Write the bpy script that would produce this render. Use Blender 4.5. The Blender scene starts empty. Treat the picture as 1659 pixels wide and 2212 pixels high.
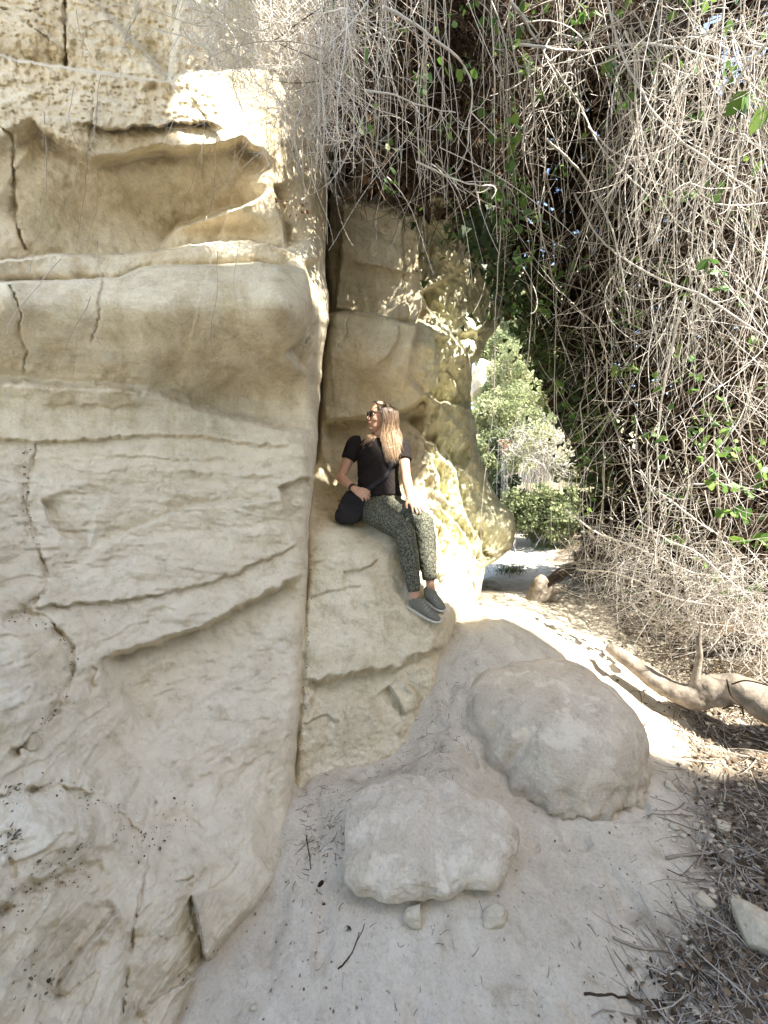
import bpy, math, random
import numpy as np
from mathutils import Vector, Matrix

random.seed(7)
RNG = np.random.default_rng(11)
SC = bpy.context.scene
COL = SC.collection
R = math.radians

# ------------------------------------------------------------------ camera, sky, sun, exposure
FPX = 831.0
PITCH = math.atan(0.1035)
cam_data = bpy.data.cameras.new('camera')
cam_data.sensor_fit = 'VERTICAL'
cam_data.sensor_height = 36.0
cam_data.lens = 36.0 * FPX / 2212.0
cam_data.clip_start = 0.02
cam_data.clip_end = 500.0
cam = bpy.data.objects.new('camera', cam_data)
COL.objects.link(cam)
cam.location = (0, 0, 1.6)
cam.rotation_euler = (math.pi / 2 - PITCH, 0, 0)
SC.camera = cam

SUN = Vector((0.42, -0.43, 0.80)).normalized()
world = bpy.data.worlds.new('World')
SC.world = world
world.use_nodes = True
wn = world.node_tree
wn.nodes.clear()
sky = wn.nodes.new('ShaderNodeTexSky')
sky.sky_type = 'NISHITA'
sky.sun_disc = False
sky.sun_elevation = math.asin(SUN.z)
sky.sun_rotation = math.atan2(SUN.x, SUN.y)
sky.dust_density = 1.2
bg = wn.nodes.new('ShaderNodeBackground')
bg.inputs['Strength'].default_value = 0.15
wo = wn.nodes.new('ShaderNodeOutputWorld')
wn.links.new(sky.outputs[0], bg.inputs[0])
wn.links.new(bg.outputs[0], wo.inputs[0])

sun_data = bpy.data.lights.new('sun', 'SUN')
sun_data.energy = 4.8
sun_data.angle = R(0.55)
sun_data.color = (1.0, 0.95, 0.86)
sun = bpy.data.objects.new('sun', sun_data)
COL.objects.link(sun)
sun.rotation_euler = SUN.to_track_quat('Z', 'Y').to_euler()
sun.location = (4, -4, 12)

SC.view_settings.view_transform = 'Standard'
SC.view_settings.look = 'None'
SC.view_settings.gamma = 1.0
SC.view_settings.use_curve_mapping = False
SC.view_settings.exposure = 2.3
SC.cycles.max_bounces = 8
SC.cycles.diffuse_bounces = 5
SC.cycles.transparent_max_bounces = 8
SC.cycles.caustics_reflective = False
SC.cycles.caustics_refractive = False

# ------------------------------------------------------------------ helpers
SP, CP = math.sin(PITCH), math.cos(PITCH)

def px(u, v, Y):
    """survey point: the place at forward distance Y seen at picture point (u, v); arrays or numbers"""
    a = (np.asarray(u, float) - 829.5) / FPX
    b = (1106.0 - np.asarray(v, float)) / FPX
    dy = CP + b * SP
    dz = b * CP - SP
    k = np.asarray(Y, float) / dy
    return np.stack(np.broadcast_arrays(a * k, dy * k, 1.6 + dz * k), -1)

def pv(u, v, Y):
    return Vector([float(c) for c in px(u, v, Y)])

def tps(pts, scale=400.0, lam=1e-3):
    """thin-plate spline through (x, y, value) survey points -> function"""
    p = np.array(pts, float)
    xy = p[:, :2] / scale
    n = len(p)
    d2 = ((xy[:, None] - xy[None]) ** 2).sum(-1)
    K = np.where(d2 > 0, d2 * np.log(d2 + 1e-12), 0) * 0.5
    K += np.eye(n) * lam
    Pm = np.c_[np.ones(n), xy]
    A = np.zeros((n + 3, n + 3))
    A[:n, :n] = K; A[:n, n:] = Pm; A[n:, :n] = Pm.T
    b = np.zeros(n + 3); b[:n] = p[:, 2]
    w = np.linalg.solve(A, b)
    def f(x, y):
        x = np.asarray(x, float) / scale; y = np.asarray(y, float) / scale
        out = w[n] + w[n + 1] * x + w[n + 2] * y
        for i in range(n):
            r2 = (x - xy[i, 0]) ** 2 + (y - xy[i, 1]) ** 2
            out = out + w[i] * 0.5 * r2 * np.log(r2 + 1e-12)
        return out
    return f

def smooth(x):
    x = np.clip(x, 0, 1)
    return x * x * (3 - 2 * x)

_PERM = np.random.default_rng(3).permutation(1024)
_GRAD = np.random.default_rng(4).normal(size=(1024, 3))
_GRAD /= np.linalg.norm(_GRAD, axis=1)[:, None]

def gnoise(p):
    """gradient noise on points (..., 3)"""
    p = np.asarray(p, float)
    i = np.floor(p).astype(np.int64)
    f = p - i
    w = f * f * f * (f * (f * 6 - 15) + 10)
    out = np.zeros(p.shape[:-1])
    for dx in (0, 1):
        wx = w[..., 0] if dx else 1 - w[..., 0]
        for dy in (0, 1):
            wy = w[..., 1] if dy else 1 - w[..., 1]
            for dz in (0, 1):
                wz = w[..., 2] if dz else 1 - w[..., 2]
                h = _PERM[(i[..., 0] + dx) & 1023]
                h = _PERM[(h + i[..., 1] + dy) & 1023]
                h = _PERM[(h + i[..., 2] + dz) & 1023]
                g = _GRAD[h]
                dot = (g[..., 0] * (f[..., 0] - dx) + g[..., 1] * (f[..., 1] - dy) + g[..., 2] * (f[..., 2] - dz))
                out += wx * wy * wz * dot
    return out * 1.5

def fbm(p, octv=4, gain=0.5, lac=2.03):
    out = 0; a = 1.0; q = np.asarray(p, float)
    for k in range(octv):
        out = out + a * gnoise(q + 17.3 * k)
        q = q * lac; a *= gain
    return out

def ridged(p, octv=4, gain=0.5):
    out = 0; a = 1.0; q = np.asarray(p, float)
    for k in range(octv):
        out = out + a * (1 - 2 * np.abs(gnoise(q + 9.1 * k)))
        q = q * 2.05; a *= gain
    return out

def mesh_np(name, verts, faces, smooth_shade=True, attrs=None):
    """mesh from arrays; faces: list of (n, k) integer arrays"""
    me = bpy.data.meshes.new(name)
    verts = np.asarray(verts, np.float32).reshape(-1, 3)
    if not isinstance(faces, (list, tuple)):
        faces = [faces]
    faces = [np.asarray(f, np.int32) for f in faces if len(f)]
    me.vertices.add(len(verts))
    me.vertices.foreach_set('co', verts.ravel())
    nl = sum(f.size for f in faces); nf = sum(len(f) for f in faces)
    me.loops.add(nl)
    me.loops.foreach_set('vertex_index', np.concatenate([f.ravel() for f in faces]))
    me.polygons.add(nf)
    tot = np.concatenate([np.full(len(f), f.shape[1], np.int32) for f in faces])
    start = np.concatenate([[0], np.cumsum(tot)[:-1]]).astype(np.int32)
    me.polygons.foreach_set('loop_start', start)
    me.polygons.foreach_set('loop_total', tot)
    me.polygons.foreach_set('use_smooth', np.full(nf, smooth_shade, bool))
    if attrs:
        for k, val in attrs.items():
            at = me.attributes.new(k, 'FLOAT', 'POINT')
            at.data.foreach_set('value', np.asarray(val, np.float32).ravel())
    me.update(calc_edges=True)
    me.validate()
    return me

def link(name, me, mat=None, parent=None, origin=None):
    """one mesh object; a top-level one gets its origin at its own base"""
    o = bpy.data.objects.new(name, me)
    COL.objects.link(o)
    if mat is not None:
        me.materials.append(mat)
    if parent is not None:
        o.parent = parent
        o.matrix_parent_inverse = Matrix.Translation(-parent.location)
    elif origin is not False:
        n = len(me.vertices)
        co = np.empty(n * 3, np.float32); me.vertices.foreach_get('co', co)
        co = co.reshape(-1, 3)
        base = np.array([(co[:, 0].min() + co[:, 0].max()) / 2, (co[:, 1].min() + co[:, 1].max()) / 2, co[:, 2].min()], np.float32)
        me.vertices.foreach_set('co', (co - base).ravel())
        o.location = [float(c) for c in base]
        me.update()
    return o

def tag(o, label=None, cat=None, group=None, kind=None):
    if label: o['label'] = label
    if cat: o['category'] = cat
    if group: o['group'] = group
    if kind: o['kind'] = kind
    return o

def empty(name, loc, label, cat, group=None):
    o = bpy.data.objects.new(name, None)
    o.empty_display_size = 0.1
    COL.objects.link(o)
    o.location = loc
    return tag(o, label, cat, group)

def copy_tree(o, parent=None):
    c = o.copy()
    COL.objects.link(c)
    if parent is not None:
        c.parent = parent
    for ch in list(o.children):
        copy_tree(ch, c)
    return c

def grid_faces(nr, nc, off=0):
    r = np.arange(nr - 1)[:, None]; c = np.arange(nc - 1)[None]
    a = r * nc + c
    return (np.stack([a, a + nc, a + nc + 1, a + 1], -1).reshape(-1, 4) + off).astype(np.int32)

def tubes(paths, radii, sides=4):
    """paths (N, K, 3), radii (N, K) -> verts, quads of N open tubes"""
    P = np.asarray(paths, float); Rr = np.asarray(radii, float)
    N, K, _ = P.shape
    T = np.gradient(P, axis=1)
    T /= np.linalg.norm(T, axis=2, keepdims=True) + 1e-9
    ref = np.zeros_like(T); ref[..., 0] = 0.31; ref[..., 1] = 0.9; ref[..., 2] = 0.12
    m = np.abs((T * ref).sum(-1)) > 0.9
    ref[m] = (1, 0.1, 0.2)
    A = np.cross(T, ref); A /= np.linalg.norm(A, axis=2, keepdims=True) + 1e-9
    B = np.cross(T, A)
    ang = np.arange(sides) * 2 * np.pi / sides
    V = P[:, :, None] + Rr[:, :, None, None] * (A[:, :, None] * np.cos(ang)[:, None] + B[:, :, None] * np.sin(ang)[:, None])
    V = V.reshape(-1, 3)
    n = np.arange(N)[:, None, None]; k = np.arange(K - 1)[None, :, None]; s = np.arange(sides)[None, None]
    s2 = (s + 1) % sides
    b = n * K * sides
    F = np.stack([b + k * sides + s, b + k * sides + s2, b + (k + 1) * sides + s2, b + (k + 1) * sides + s], -1).reshape(-1, 4)
    return V, F.astype(np.int32)

class Acc:
    """collects shapes for ONE mesh"""
    def __init__(self):
        self.v = []; self.f = {}; self.n = 0; self.a = []
    def add(self, v, f, attr=0.0):
        v = np.asarray(v, float).reshape(-1, 3)
        f = np.asarray(f, np.int64)
        self.f.setdefault(f.shape[1], []).append(f + self.n)
        self.v.append(v); self.n += len(v)
        self.a.append(np.broadcast_to(np.asarray(attr, float), (len(v),)))
        return self
    def tube(self, path, rad, sides=8, cap=True, attr=0.0):
        P = np.asarray(path, float)
        rad = np.broadcast_to(np.asarray(rad, float), (len(P),))
        V, F = tubes(P[None], rad[None], sides)
        base = self.n
        self.add(V, F, attr)
        if cap:
            for ring, c in ((0, P[0]), (len(P) - 1, P[-1])):
                ci = self.n
                self.v.append(c.reshape(1, 3)); self.n += 1; self.a.append(np.array([attr], float))
                ids = base + ring * sides + np.arange(sides)
                nxt = np.roll(ids, -1)
                t = np.stack([np.full(sides, ci), nxt, ids] if ring == 0 else [np.full(sides, ci), ids, nxt], -1)
                self.f.setdefault(3, []).append(t)
        return self
    def mesh(self, name, smooth_shade=True, attr=None):
        fs = [np.concatenate(x) for x in self.f.values()]
        return mesh_np(name, np.concatenate(self.v), fs, smooth_shade, {attr: np.concatenate(self.a)} if attr else None)

def spline(pts, n):
    """Catmull-Rom through control rows (any width), n samples"""
    p = np.asarray(pts, float)
    if len(p) == 2:
        t = np.linspace(0, 1, n)[:, None]
        return p[0] * (1 - t) + p[1] * t
    q = np.vstack([2 * p[0] - p[1], p, 2 * p[-1] - p[-2]])
    t = np.linspace(0, len(p) - 1 - 1e-6, n)
    i = t.astype(int); f = (t - i)[:, None]
    a, b, c, d = q[i], q[i + 1], q[i + 2], q[i + 3]
    return 0.5 * (2 * b + (c - a) * f + (2 * a - 5 * b + 4 * c - d) * f ** 2 + (3 * b - a - 3 * c + d) * f ** 3)

# ------------------------------------------------------------------ materials
def new_mat(name):
    m = bpy.data.materials.new(name)
    m.use_nodes = True
    nt = m.node_tree
    b = nt.nodes['Principled BSDF']
    b.inputs['Roughness'].default_value = 0.9
    b.inputs['Specular IOR Level'].default_value = 0.15
    return m, nt, b

def nd(nt, kind, **kw):
    n = nt.nodes.new(kind)
    for k, v in kw.items():
        if k.startswith('i_'):
            n.inputs[k[2:].replace('_', ' ')].default_value = v
        else:
            setattr(n, k, v)
    return n

def ramp(nt, src, stops):
    r = nt.nodes.new('ShaderNodeValToRGB')
    el = r.color_ramp.elements
    el[0].position, el[0].color = stops[0][0], (*stops[0][1], 1)
    el[1].position, el[1].color = stops[-1][0], (*stops[-1][1], 1)
    for p, c in stops[1:-1]:
        e = el.new(p); e.color = (*c, 1)
    nt.links.new(src, r.inputs[0])
    return r.outputs[0]

def noise_node(nt, vec, scale, detail=4, rough=0.55, dist=0.0):
    n = nd(nt, 'ShaderNodeTexNoise')
    n.inputs['Scale'].default_value = scale
    n.inputs['Detail'].default_value = detail
    n.inputs['Roughness'].default_value = rough
    n.inputs['Distortion'].default_value = dist
    if vec is not None:
        nt.links.new(vec, n.inputs['Vector'])
    return n.outputs['Fac']

def mapping(nt, scale=(1, 1, 1), rot=(0, 0, 0), coord='Object'):
    tc = nd(nt, 'ShaderNodeTexCoord')
    mp = nd(nt, 'ShaderNodeMapping')
    mp.inputs['Scale'].default_value = scale
    mp.inputs['Rotation'].default_value = rot
    nt.links.new(tc.outputs[coord], mp.inputs['Vector'])
    return mp.outputs[0]

def mixc(nt, fac, a, b, mode='MIX'):
    m = nd(nt, 'ShaderNodeMix', data_type='RGBA', blend_type=mode)
    if isinstance(fac, float): m.inputs[0].default_value = fac
    else: nt.links.new(fac, m.inputs[0])
    for i, x in ((6, a), (7, b)):
        if isinstance(x, tuple): m.inputs[i].default_value = (*x, 1)
        else: nt.links.new(x, m.inputs[i])
    return m.outputs[2]

def bump(nt, bsdf, hts, strength=0.4, dist=0.01):
    prev = None
    for h, s, d in hts:
        b = nd(nt, 'ShaderNodeBump')
        b.inputs['Strength'].default_value = s
        b.inputs['Distance'].default_value = d
        nt.links.new(h, b.inputs['Height'])
        if prev is not None: nt.links.new(prev, b.inputs['Normal'])
        prev = b.outputs[0]
    nt.links.new(prev, bsdf.inputs['Normal'])

def rock_mat(name, ca, cb, cc, strata=0.35, tilt=0.12, speck=(0.22, 0.19, 0.14), tint=None, patch=0.0, stain=0.6):
    m, nt, b = new_mat(name)
    v = mapping(nt)
    vs = mapping(nt, (0.8, 0.8, 7.0), (0, tilt, 0))
    big = noise_node(nt, v, 1.3, 5, 0.6, 0.6)
    st = noise_node(nt, vs, 1.6, 5, 0.6, 0.3)
    c = ramp(nt, big, [(0.30, ca), (0.52, cb), (0.72, cc)])
    s2 = ramp(nt, st, [(0.30, (0.62, 0.58, 0.50)), (0.5, (1, 1, 1)), (0.66, (1.10, 1.08, 1.04)), (0.78, (0.86, 0.82, 0.74))])
    c = mixc(nt, strata, c, s2, 'MULTIPLY')
    mott = noise_node(nt, v, 11.0, 6, 0.7, 0.4)
    mr = ramp(nt, mott, [(0.28, (0.70, 0.67, 0.60)), (0.47, (1, 1, 1)), (0.72, (1.10, 1.09, 1.08))])
    c = mixc(nt, 0.85, c, mr, 'MULTIPLY')
    grain = noise_node(nt, v, 85.0, 5, 0.75)
    gr = ramp(nt, grain, [(0.30, (0.78, 0.76, 0.72)), (0.50, (1, 1, 1)), (0.70, (1.12, 1.11, 1.10))])
    c = mixc(nt, 0.8, c, gr, 'MULTIPLY')
    # mineral stains running down the face
    run = noise_node(nt, mapping(nt, (5.0, 5.0, 0.7)), 1.4, 6, 0.65, 0.5)
    rr_ = ramp(nt, run, [(0.34, (0.72, 0.66, 0.53)), (0.50, (1, 1, 1)), (0.75, (1.03, 1.03, 1.03))])
    c = mixc(nt, stain, c, rr_, 'MULTIPLY')
    if tint:            # second colour where the mesh says so: pale beds, soil, painted leaf-filtered glow
        at = nd(nt, 'ShaderNodeAttribute'); at.attribute_name = 'tint'
        c = mixc(nt, at.outputs['Fac'], c, mixc(nt, 1.0, tint, mr, 'MULTIPLY'))
    if patch:           # rubbed pale scabs with a shape of their own
        pn = noise_node(nt, v, 7.0, 6, 0.7, 0.35)
        pf = ramp(nt, pn, [(0.52, (0, 0, 0)), (0.60, (patch, patch, patch))])
        ps = nd(nt, 'ShaderNodeSeparateColor'); nt.links.new(pf, ps.inputs[0])
        c = mixc(nt, ps.outputs[0], c, tuple(min(.8, x * 1.2) for x in cc))
        pn2 = noise_node(nt, v, 10.0, 6, 0.72, 0.3)
        pf2 = ramp(nt, pn2, [(0.58, (0, 0, 0)), (0.68, (patch * .7,) * 3)])
        ps2 = nd(nt, 'ShaderNodeSeparateColor'); nt.links.new(pf2, ps2.inputs[0])
        c = mixc(nt, ps2.outputs[0], c, tuple(x * .72 for x in ca))
    # pits, grit and dark specks
    sp = noise_node(nt, v, 55.0, 3, 0.6)
    fac = ramp(nt, sp, [(0.66, (0, 0, 0)), (0.74, (0.55, 0.55, 0.55))])
    sx = nd(nt, 'ShaderNodeSeparateColor'); nt.links.new(fac, sx.inputs[0])
    c = mixc(nt, sx.outputs[0], c, speck)
    nt.links.new(c, b.inputs['Base Color'])
    b.inputs['Roughness'].default_value = 0.97
    b.inputs['Specular IOR Level'].default_value = 0.08
    h1 = noise_node(nt, v, 7.0, 8, 0.62, 0.3)
    h2 = noise_node(nt, vs, 4.0, 6, 0.6, 0.5)
    h3 = noise_node(nt, v, 70.0, 4, 0.65)
    bump(nt, b, [(h1, 0.28, 0.035), (h2, 0.25, 0.022), (h3, 0.42, 0.006), (noise_node(nt, v, 190.0, 2, 0.6), 0.25, 0.0025)])
    return m

def plain_mat(name, col, rough=0.85, var=0.25, scale=25.0, bump_s=0.2, bump_d=0.004, spec=0.15, col2=None, coord='Object', trans=0.0):
    m, nt, b = new_mat(name)
    v = mapping(nt, coord=coord)
    n = noise_node(nt, v, scale, 4, 0.6)
    c2 = col2 or tuple(min(1, x * (1 + var)) for x in col)
    c1 = tuple(x * (1 - var) for x in col)
    c = ramp(nt, n, [(0.3, c1), (0.7, c2)])
    nt.links.new(c, b.inputs['Base Color'])
    b.inputs['Roughness'].default_value = rough
    b.inputs['Specular IOR Level'].default_value = spec
    if bump_s:
        bump(nt, b, [(n, bump_s, bump_d)])
    if trans:
        out = nt.nodes['Material Output']
        t = nd(nt, 'ShaderNodeBsdfTranslucent')
        nt.links.new(c, t.inputs[0])
        mx = nd(nt, 'ShaderNodeMixShader'); mx.inputs[0].default_value = trans
        nt.links.new(b.outputs[0], mx.inputs[1]); nt.links.new(t.outputs[0], mx.inputs[2])
        nt.links.new(mx.outputs[0], out.inputs[0])
    return m

def attr_mat(name, stops, rough=0.9, attr='tone', trans=0.0, spec=0.15):
    """colour by a per-leaf / per-stem random value stored in the mesh"""
    m, nt, b = new_mat(name)
    a = nd(nt, 'ShaderNodeAttribute'); a.attribute_name = attr
    c = ramp(nt, a.outputs['Fac'], stops)
    nt.links.new(c, b.inputs['Base Color'])
    b.inputs['Roughness'].default_value = rough
    b.inputs['Specular IOR Level'].default_value = spec
    if trans:
        out = nt.nodes['Material Output']
        t = nd(nt, 'ShaderNodeBsdfTranslucent')
        nt.links.new(c, t.inputs[0])
        mx = nd(nt, 'ShaderNodeMixShader'); mx.inputs[0].default_value = trans
        nt.links.new(b.outputs[0], mx.inputs[1]); nt.links.new(t.outputs[0], mx.inputs[2])
        nt.links.new(mx.outputs[0], out.inputs[0])
    return m

M_ROCK = rock_mat('sandstone', (0.54, 0.46, 0.32), (0.63, 0.55, 0.40), (0.70, 0.625, 0.48), tint=(0.68, 0.605, 0.465), patch=0.25)
M_ROCK2 = rock_mat('sandstone_right', (0.54, 0.46, 0.32), (0.63, 0.555, 0.40), (0.70, 0.63, 0.48), strata=0.3, tint=(0.80, 0.77, 0.53), patch=0.25)
M_BOULDER = rock_mat('boulder_stone', (0.50, 0.435, 0.335), (0.57, 0.50, 0.395), (0.63, 0.565, 0.45), strata=0.12, patch=0.55, stain=0.3)
M_STONE = rock_mat('loose_stone', (0.48, 0.42, 0.31), (0.58, 0.52, 0.40), (0.64, 0.58, 0.46), strata=0.1)
M_SAND = rock_mat('trodden_sand', (0.46, 0.405, 0.315), (0.54, 0.48, 0.38), (0.60, 0.545, 0.44), strata=0.0, patch=0.3, stain=0.0, tint=(0.10, 0.078, 0.053))
SUNV = np.array(SUN)
# ------------------------------------------------------------------ the cliffs
def pl_dist(poly, U, V):
    """distance to a polyline, its side (+ right-hand/below when walking left to right) and position 0..1"""
    best = np.full(U.shape, 1e9); side = np.ones(U.shape); tt = np.zeros(U.shape)
    L = [0]
    for (a, b), (c, d) in zip(poly[:-1], poly[1:]):
        L.append(L[-1] + math.hypot(c - a, d - b))
    for i, ((a, b), (c, d)) in enumerate(zip(poly[:-1], poly[1:])):
        dx, dy = c - a, d - b; l2 = dx * dx + dy * dy
        t = np.clip(((U - a) * dx + (V - b) * dy) / l2, 0, 1)
        ex, ey = U - (a + t * dx), V - (b + t * dy)
        dist = np.hypot(ex, ey)
        s = np.sign(dx * (V - b) - dy * (U - a))
        m = dist < best - 1e-6
        best = np.where(m, dist, best); side = np.where(m, s, side)
        tt = np.where(m, (L[i] + t * math.sqrt(l2)) / L[-1], tt)
    return best, side, tt

class Relief:
    """a rock face surveyed from control points: forward distance over picture position, then carved"""
    def __init__(self, ctrl, U, V):
        self.U, self.V = U, V
        self.Y = tps(ctrl)(U, V)
    def _sub(self, poly, w):
        p = np.array(poly)
        m = ((self.U > p[:, 0].min() - w) & (self.U < p[:, 0].max() + w) & (self.V > p[:, 1].min() - w) & (self.V < p[:, 1].max() + w))
        return m
    def step(self, poly, aneg, wneg, apos, wpos, soft=3.0, fade=0.12, wob=3.0):
        m = self._sub(poly, 4 * max(wneg, wpos, 6))
        U, V = self.U[m], self.V[m]
        if wob:
            n = np.stack([U / 28.0, V / 28.0, np.full_like(U, poly[0][0] * 0.13)], -1)
            U = U + wob * fbm(n, 3); V = V + wob * fbm(n + 50, 3)
        d, s, t = pl_dist(poly, U, V)
        sd = d * s
        k = smooth(sd / (2 * soft) + 0.5)
        e = smooth(t / fade) * smooth((1 - t) / fade) if fade else 1.0
        self.Y[m] += e * ((1 - k) * aneg * np.exp(-d / wneg) + k * apos * np.exp(-d / wpos))
    def groove(self, poly, depth, w, wob=4.5):
        m = self._sub(poly, 5 * w + 10)
        U, V = self.U[m], self.V[m]
        n = np.stack([U / 14.0, V / 14.0, np.full_like(U, poly[0][1] * 0.17)], -1)
        U = U + wob * fbm(n, 3); V = V + wob * fbm(n + 31, 3)
        d, s, t = pl_dist(poly, U, V)
        ww = w * np.clip(0.75 + 1.1 * gnoise(n * 0.45 + 9), .22, 1.5)
        depth = depth * np.clip(.75 + .9 * gnoise(n * .3 + 21), .2, 1.3)
        e = smooth(t / 0.06) * smooth((1 - t) / 0.06)
        self.Y[m] += .7 * e * depth * np.exp(-(d / ww) ** 2)
    def blob(self, u, v, su, sv, a, rot=0.0):
        c, s = math.cos(rot), math.sin(rot)
        x = (self.U - u) * c + (self.V - v) * s; y = -(self.U - u) * s + (self.V - v) * c
        self.Y += a * np.exp(-0.5 * ((x / su) ** 2 + (y / sv) ** 2))

def edges(tab, v):
    a = np.array(tab, float)
    return np.interp(v, a[:, 0], a[:, 1])

CRACK = [(-350, 704), (0, 706), (300, 712), (480, 706), (560, 702), (600, 703), (640, 711), (690, 711), (740, 701), (860, 690),
         (960, 686), (1010, 681), (1120, 668), (1250, 664), (1400, 660), (1500, 655), (1600, 645), (1650, 640), (1780, 637),
         (1850, 628), (1900, 610), (1960, 565), (2030, 500), (2100, 445), (2212, 400), (2330, 360)]

# --- left cliff
nv, nu = 900, 400
vv = np.linspace(-420, 2330, nv)
rt = edges(CRACK, vv)
# keep the corner ragged rather than ruled
rt = rt + 3.0 * fbm(np.stack([vv / 40, vv * 0, vv * 0], -1), 4) * (vv > 620)
s = np.linspace(0, 1, nu)
U = -330 + (rt[:, None] + 330) * s[None]
V = np.repeat(vv[:, None], nu, 1)
ctrl = []
for v, row in {
    -420: [(-330, 2.35), (0, 2.6), (350, 2.85), (700, 3.0)],
    0: [(-330, 2.0), (0, 2.35), (300, 2.55), (600, 2.72), (700, 2.82)],
    250: [(-330, 1.75), (0, 2.05), (200, 2.12), (450, 2.25), (600, 2.45), (700, 2.72)],
    480: [(-330, 1.7), (0, 2.0), (150, 2.1), (300, 2.25), (500, 2.35), (620, 2.42), (700, 2.68)],
    650: [(-330, 1.5), (0, 1.80), (350, 2.02), (600, 2.22), (665, 2.36), (705, 2.55)],
    760: [(-330, 1.5), (0, 1.84), (350, 2.08), (600, 2.32), (690, 2.5)],
    880: [(-330, 1.5), (0, 1.86), (350, 2.19), (550, 2.45), (680, 2.6)],
    980: [(-330, 1.4), (0, 1.78), (350, 2.15), (600, 2.42), (680, 2.5)],
    1150: [(-330, 1.25), (0, 1.62), (350, 2.05), (600, 2.33), (665, 2.42)],
    1350: [(-330, 1.1), (0, 1.42), (350, 1.9), (600, 2.14), (655, 2.2)],
    1500: [(0, 1.25), (350, 1.72), (600, 1.98), (655, 2.03)],
    1700: [(-330, .9), (0, 1.08), (350, 1.45), (630, 1.75)],
    1780: [(0, 1.01), (350, 1.33), (630, 1.62)],
    1900: [(0, .92), (350, 1.14), (600, 1.37)],
    2100: [(-330, .70), (0, .80), (300, .97), (450, 1.09)],
    2330: [(-330, .58), (0, .68), (300, .82), (420, .90)]}.items():
    ctrl += [(u, v, y) for u, y in row]
A = Relief(ctrl, U, V)
A.step([(-200, 105), (0, 118), (30, 128), (100, 140), (240, 160), (370, 178)], .34, 170, -.06, 30, 3, .02)
A.step([(365, 182), (385, 163), (430, 156), (520, 150), (600, 146), (700, 140)], .24, 150, -.03, 40, 4, .05)
A.step([(60, 235), (90, 280), (200, 352), (270, 340), (340, 322), (400, 325), (470, 322), (520, 305), (560, 330), (600, 372)], -.06, 60, .18, 110, 13, .14, 5)
A.step([(160, 262), (240, 280), (350, 270), (400, 262), (440, 266), (500, 285)], -.03, 30, .05, 25, 3, .2, 8)
A.blob(240, 492, 125, 62, .22)
A.blob(440, 330, 60, 40, -.05)
A.step([(330, 545), (380, 492), (430, 475), (520, 445), (560, 430), (588, 400)], .22, 80, -.06, 40, 5, .3, 4)
A.blob(500, 505, 70, 18, .10)
A.step([(590, 395), (600, 440), (615, 500), (622, 540)], .10, 30, -.02, 20, 4, .15)
A.step([(-200, 585), (0, 566), (100, 552), (230, 552), (340, 541), (480, 522), (540, 522), (620, 540), (655, 562)], .16, 40, -.07, 22, 2.5, .06, 4)
A.step([(-50, 612), (140, 606), (255, 601), (300, 581), (330, 575), (450, 574), (560, 568), (650, 582)], .12, 17, -.05, 30, 2.5, .1, 2)
A.blob(300, 655, 420, 55, -.10)
A.blob(610, 650, 60, 62, -.10)
A.step([(655, 560), (668, 610), (671, 650), (662, 700), (640, 740), (610, 765)], .16, 60, -.02, 20, 3, .1, 2)
A.groove([(700, 640), (690, 690), (672, 720), (655, 745)], 0.028, 4.0)
A.step([(-200, 815), (0, 822), (130, 832), (250, 835), (350, 850), (450, 885), (600, 920), (690, 935)], .07, 50, -.06, 60, 12, .06, 6)
A.blob(380, 800, 30, 22, .025)
A.blob(560, 855, 130, 42, .15)
A.blob(610, 640, 55, 50, -.06)
A.step([(-200, 940), (0, 944), (80, 956), (200, 950), (300, 940), (420, 940), (520, 958), (660, 964)], -.012, 16, .022, 30, 4, .1, 6)
for (y0, u0, u1, dy, a) in ((985, 160, 520, 10, .011), (1018, 330, 650, 14, .012), (872, 60, 330, 6, .010)):
    A.step([(u0, y0), (u0 * .65 + u1 * .35, y0 + dy * .3), (u0 * .3 + u1 * .7, y0 + dy), (u1, y0 + dy * .6)], -.005, 14, a, 22, 5, .3, 8)
A.step([(88, 1075), (108, 1130), (140, 1160), (195, 1176)], .055, 45, -.01, 14, 2, .12, 2)
A.step([(195, 1186), (290, 1142), (400, 1097), (520, 1083), (610, 1078)], .05, 30, -.015, 20, 4, .12, 4)
A.step([(600, 1052), (630, 1042), (668, 1030)], -.01, 10, .07, 45, 2, .08, 2)
A.blob(640, 1110, 22, 40, .05)
A.step([(60, 1312), (200, 1303), (300, 1290), (400, 1275), (520, 1235), (600, 1195), (664, 1163)], -.01, 14, .03, 26, 2.5, .08, 7)
A.step([(205, 1425), (330, 1392), (450, 1350), (560, 1292), (664, 1238)], -.045, 60, .12, 80, 7, .12, 8)
A.step([(200, 1428), (250, 1480), (290, 1540), (322, 1582)], .05, 80, -.02, 40, 12, .2, 8)
A.step([(290, 1592), (330, 1572), (400, 1532), (520, 1470), (655, 1405)], .03, 70, -.035, 70, 16, .2, 12)
A.groove([(80, 955), (62, 1035), (56, 1100), (75, 1160), (98, 1235), (100, 1275), (55, 1312)], 0.033, 4.8)
A.groove([(52, 1040), (50, 1100), (62, 1165)], 0.017, 4.0)
A.groove([(0, 1342), (50, 1325), (110, 1345), (152, 1400), (157, 1455), (122, 1530), (72, 1600), (0, 1645)], 0.061, 10.4)
A.blob(50, 1475, 90, 100, -.07)
A.groove([(0, 1445), (60, 1420), (100, 1400), (150, 1395)], 0.014, 4.0)
A.groove([(0, 1545), (70, 1520), (120, 1500)], 0.017, 6.4)
A.groove([(205, 1440), (195, 1470), (205, 1500)], 0.039, 8.0)
A.groove([(-60, 1735), (40, 1712), (130, 1700), (230, 1730), (300, 1800), (322, 1850)], 0.028, 12.8)
A.blob(150, 1800, 110, 55, -.05, .1)
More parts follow.
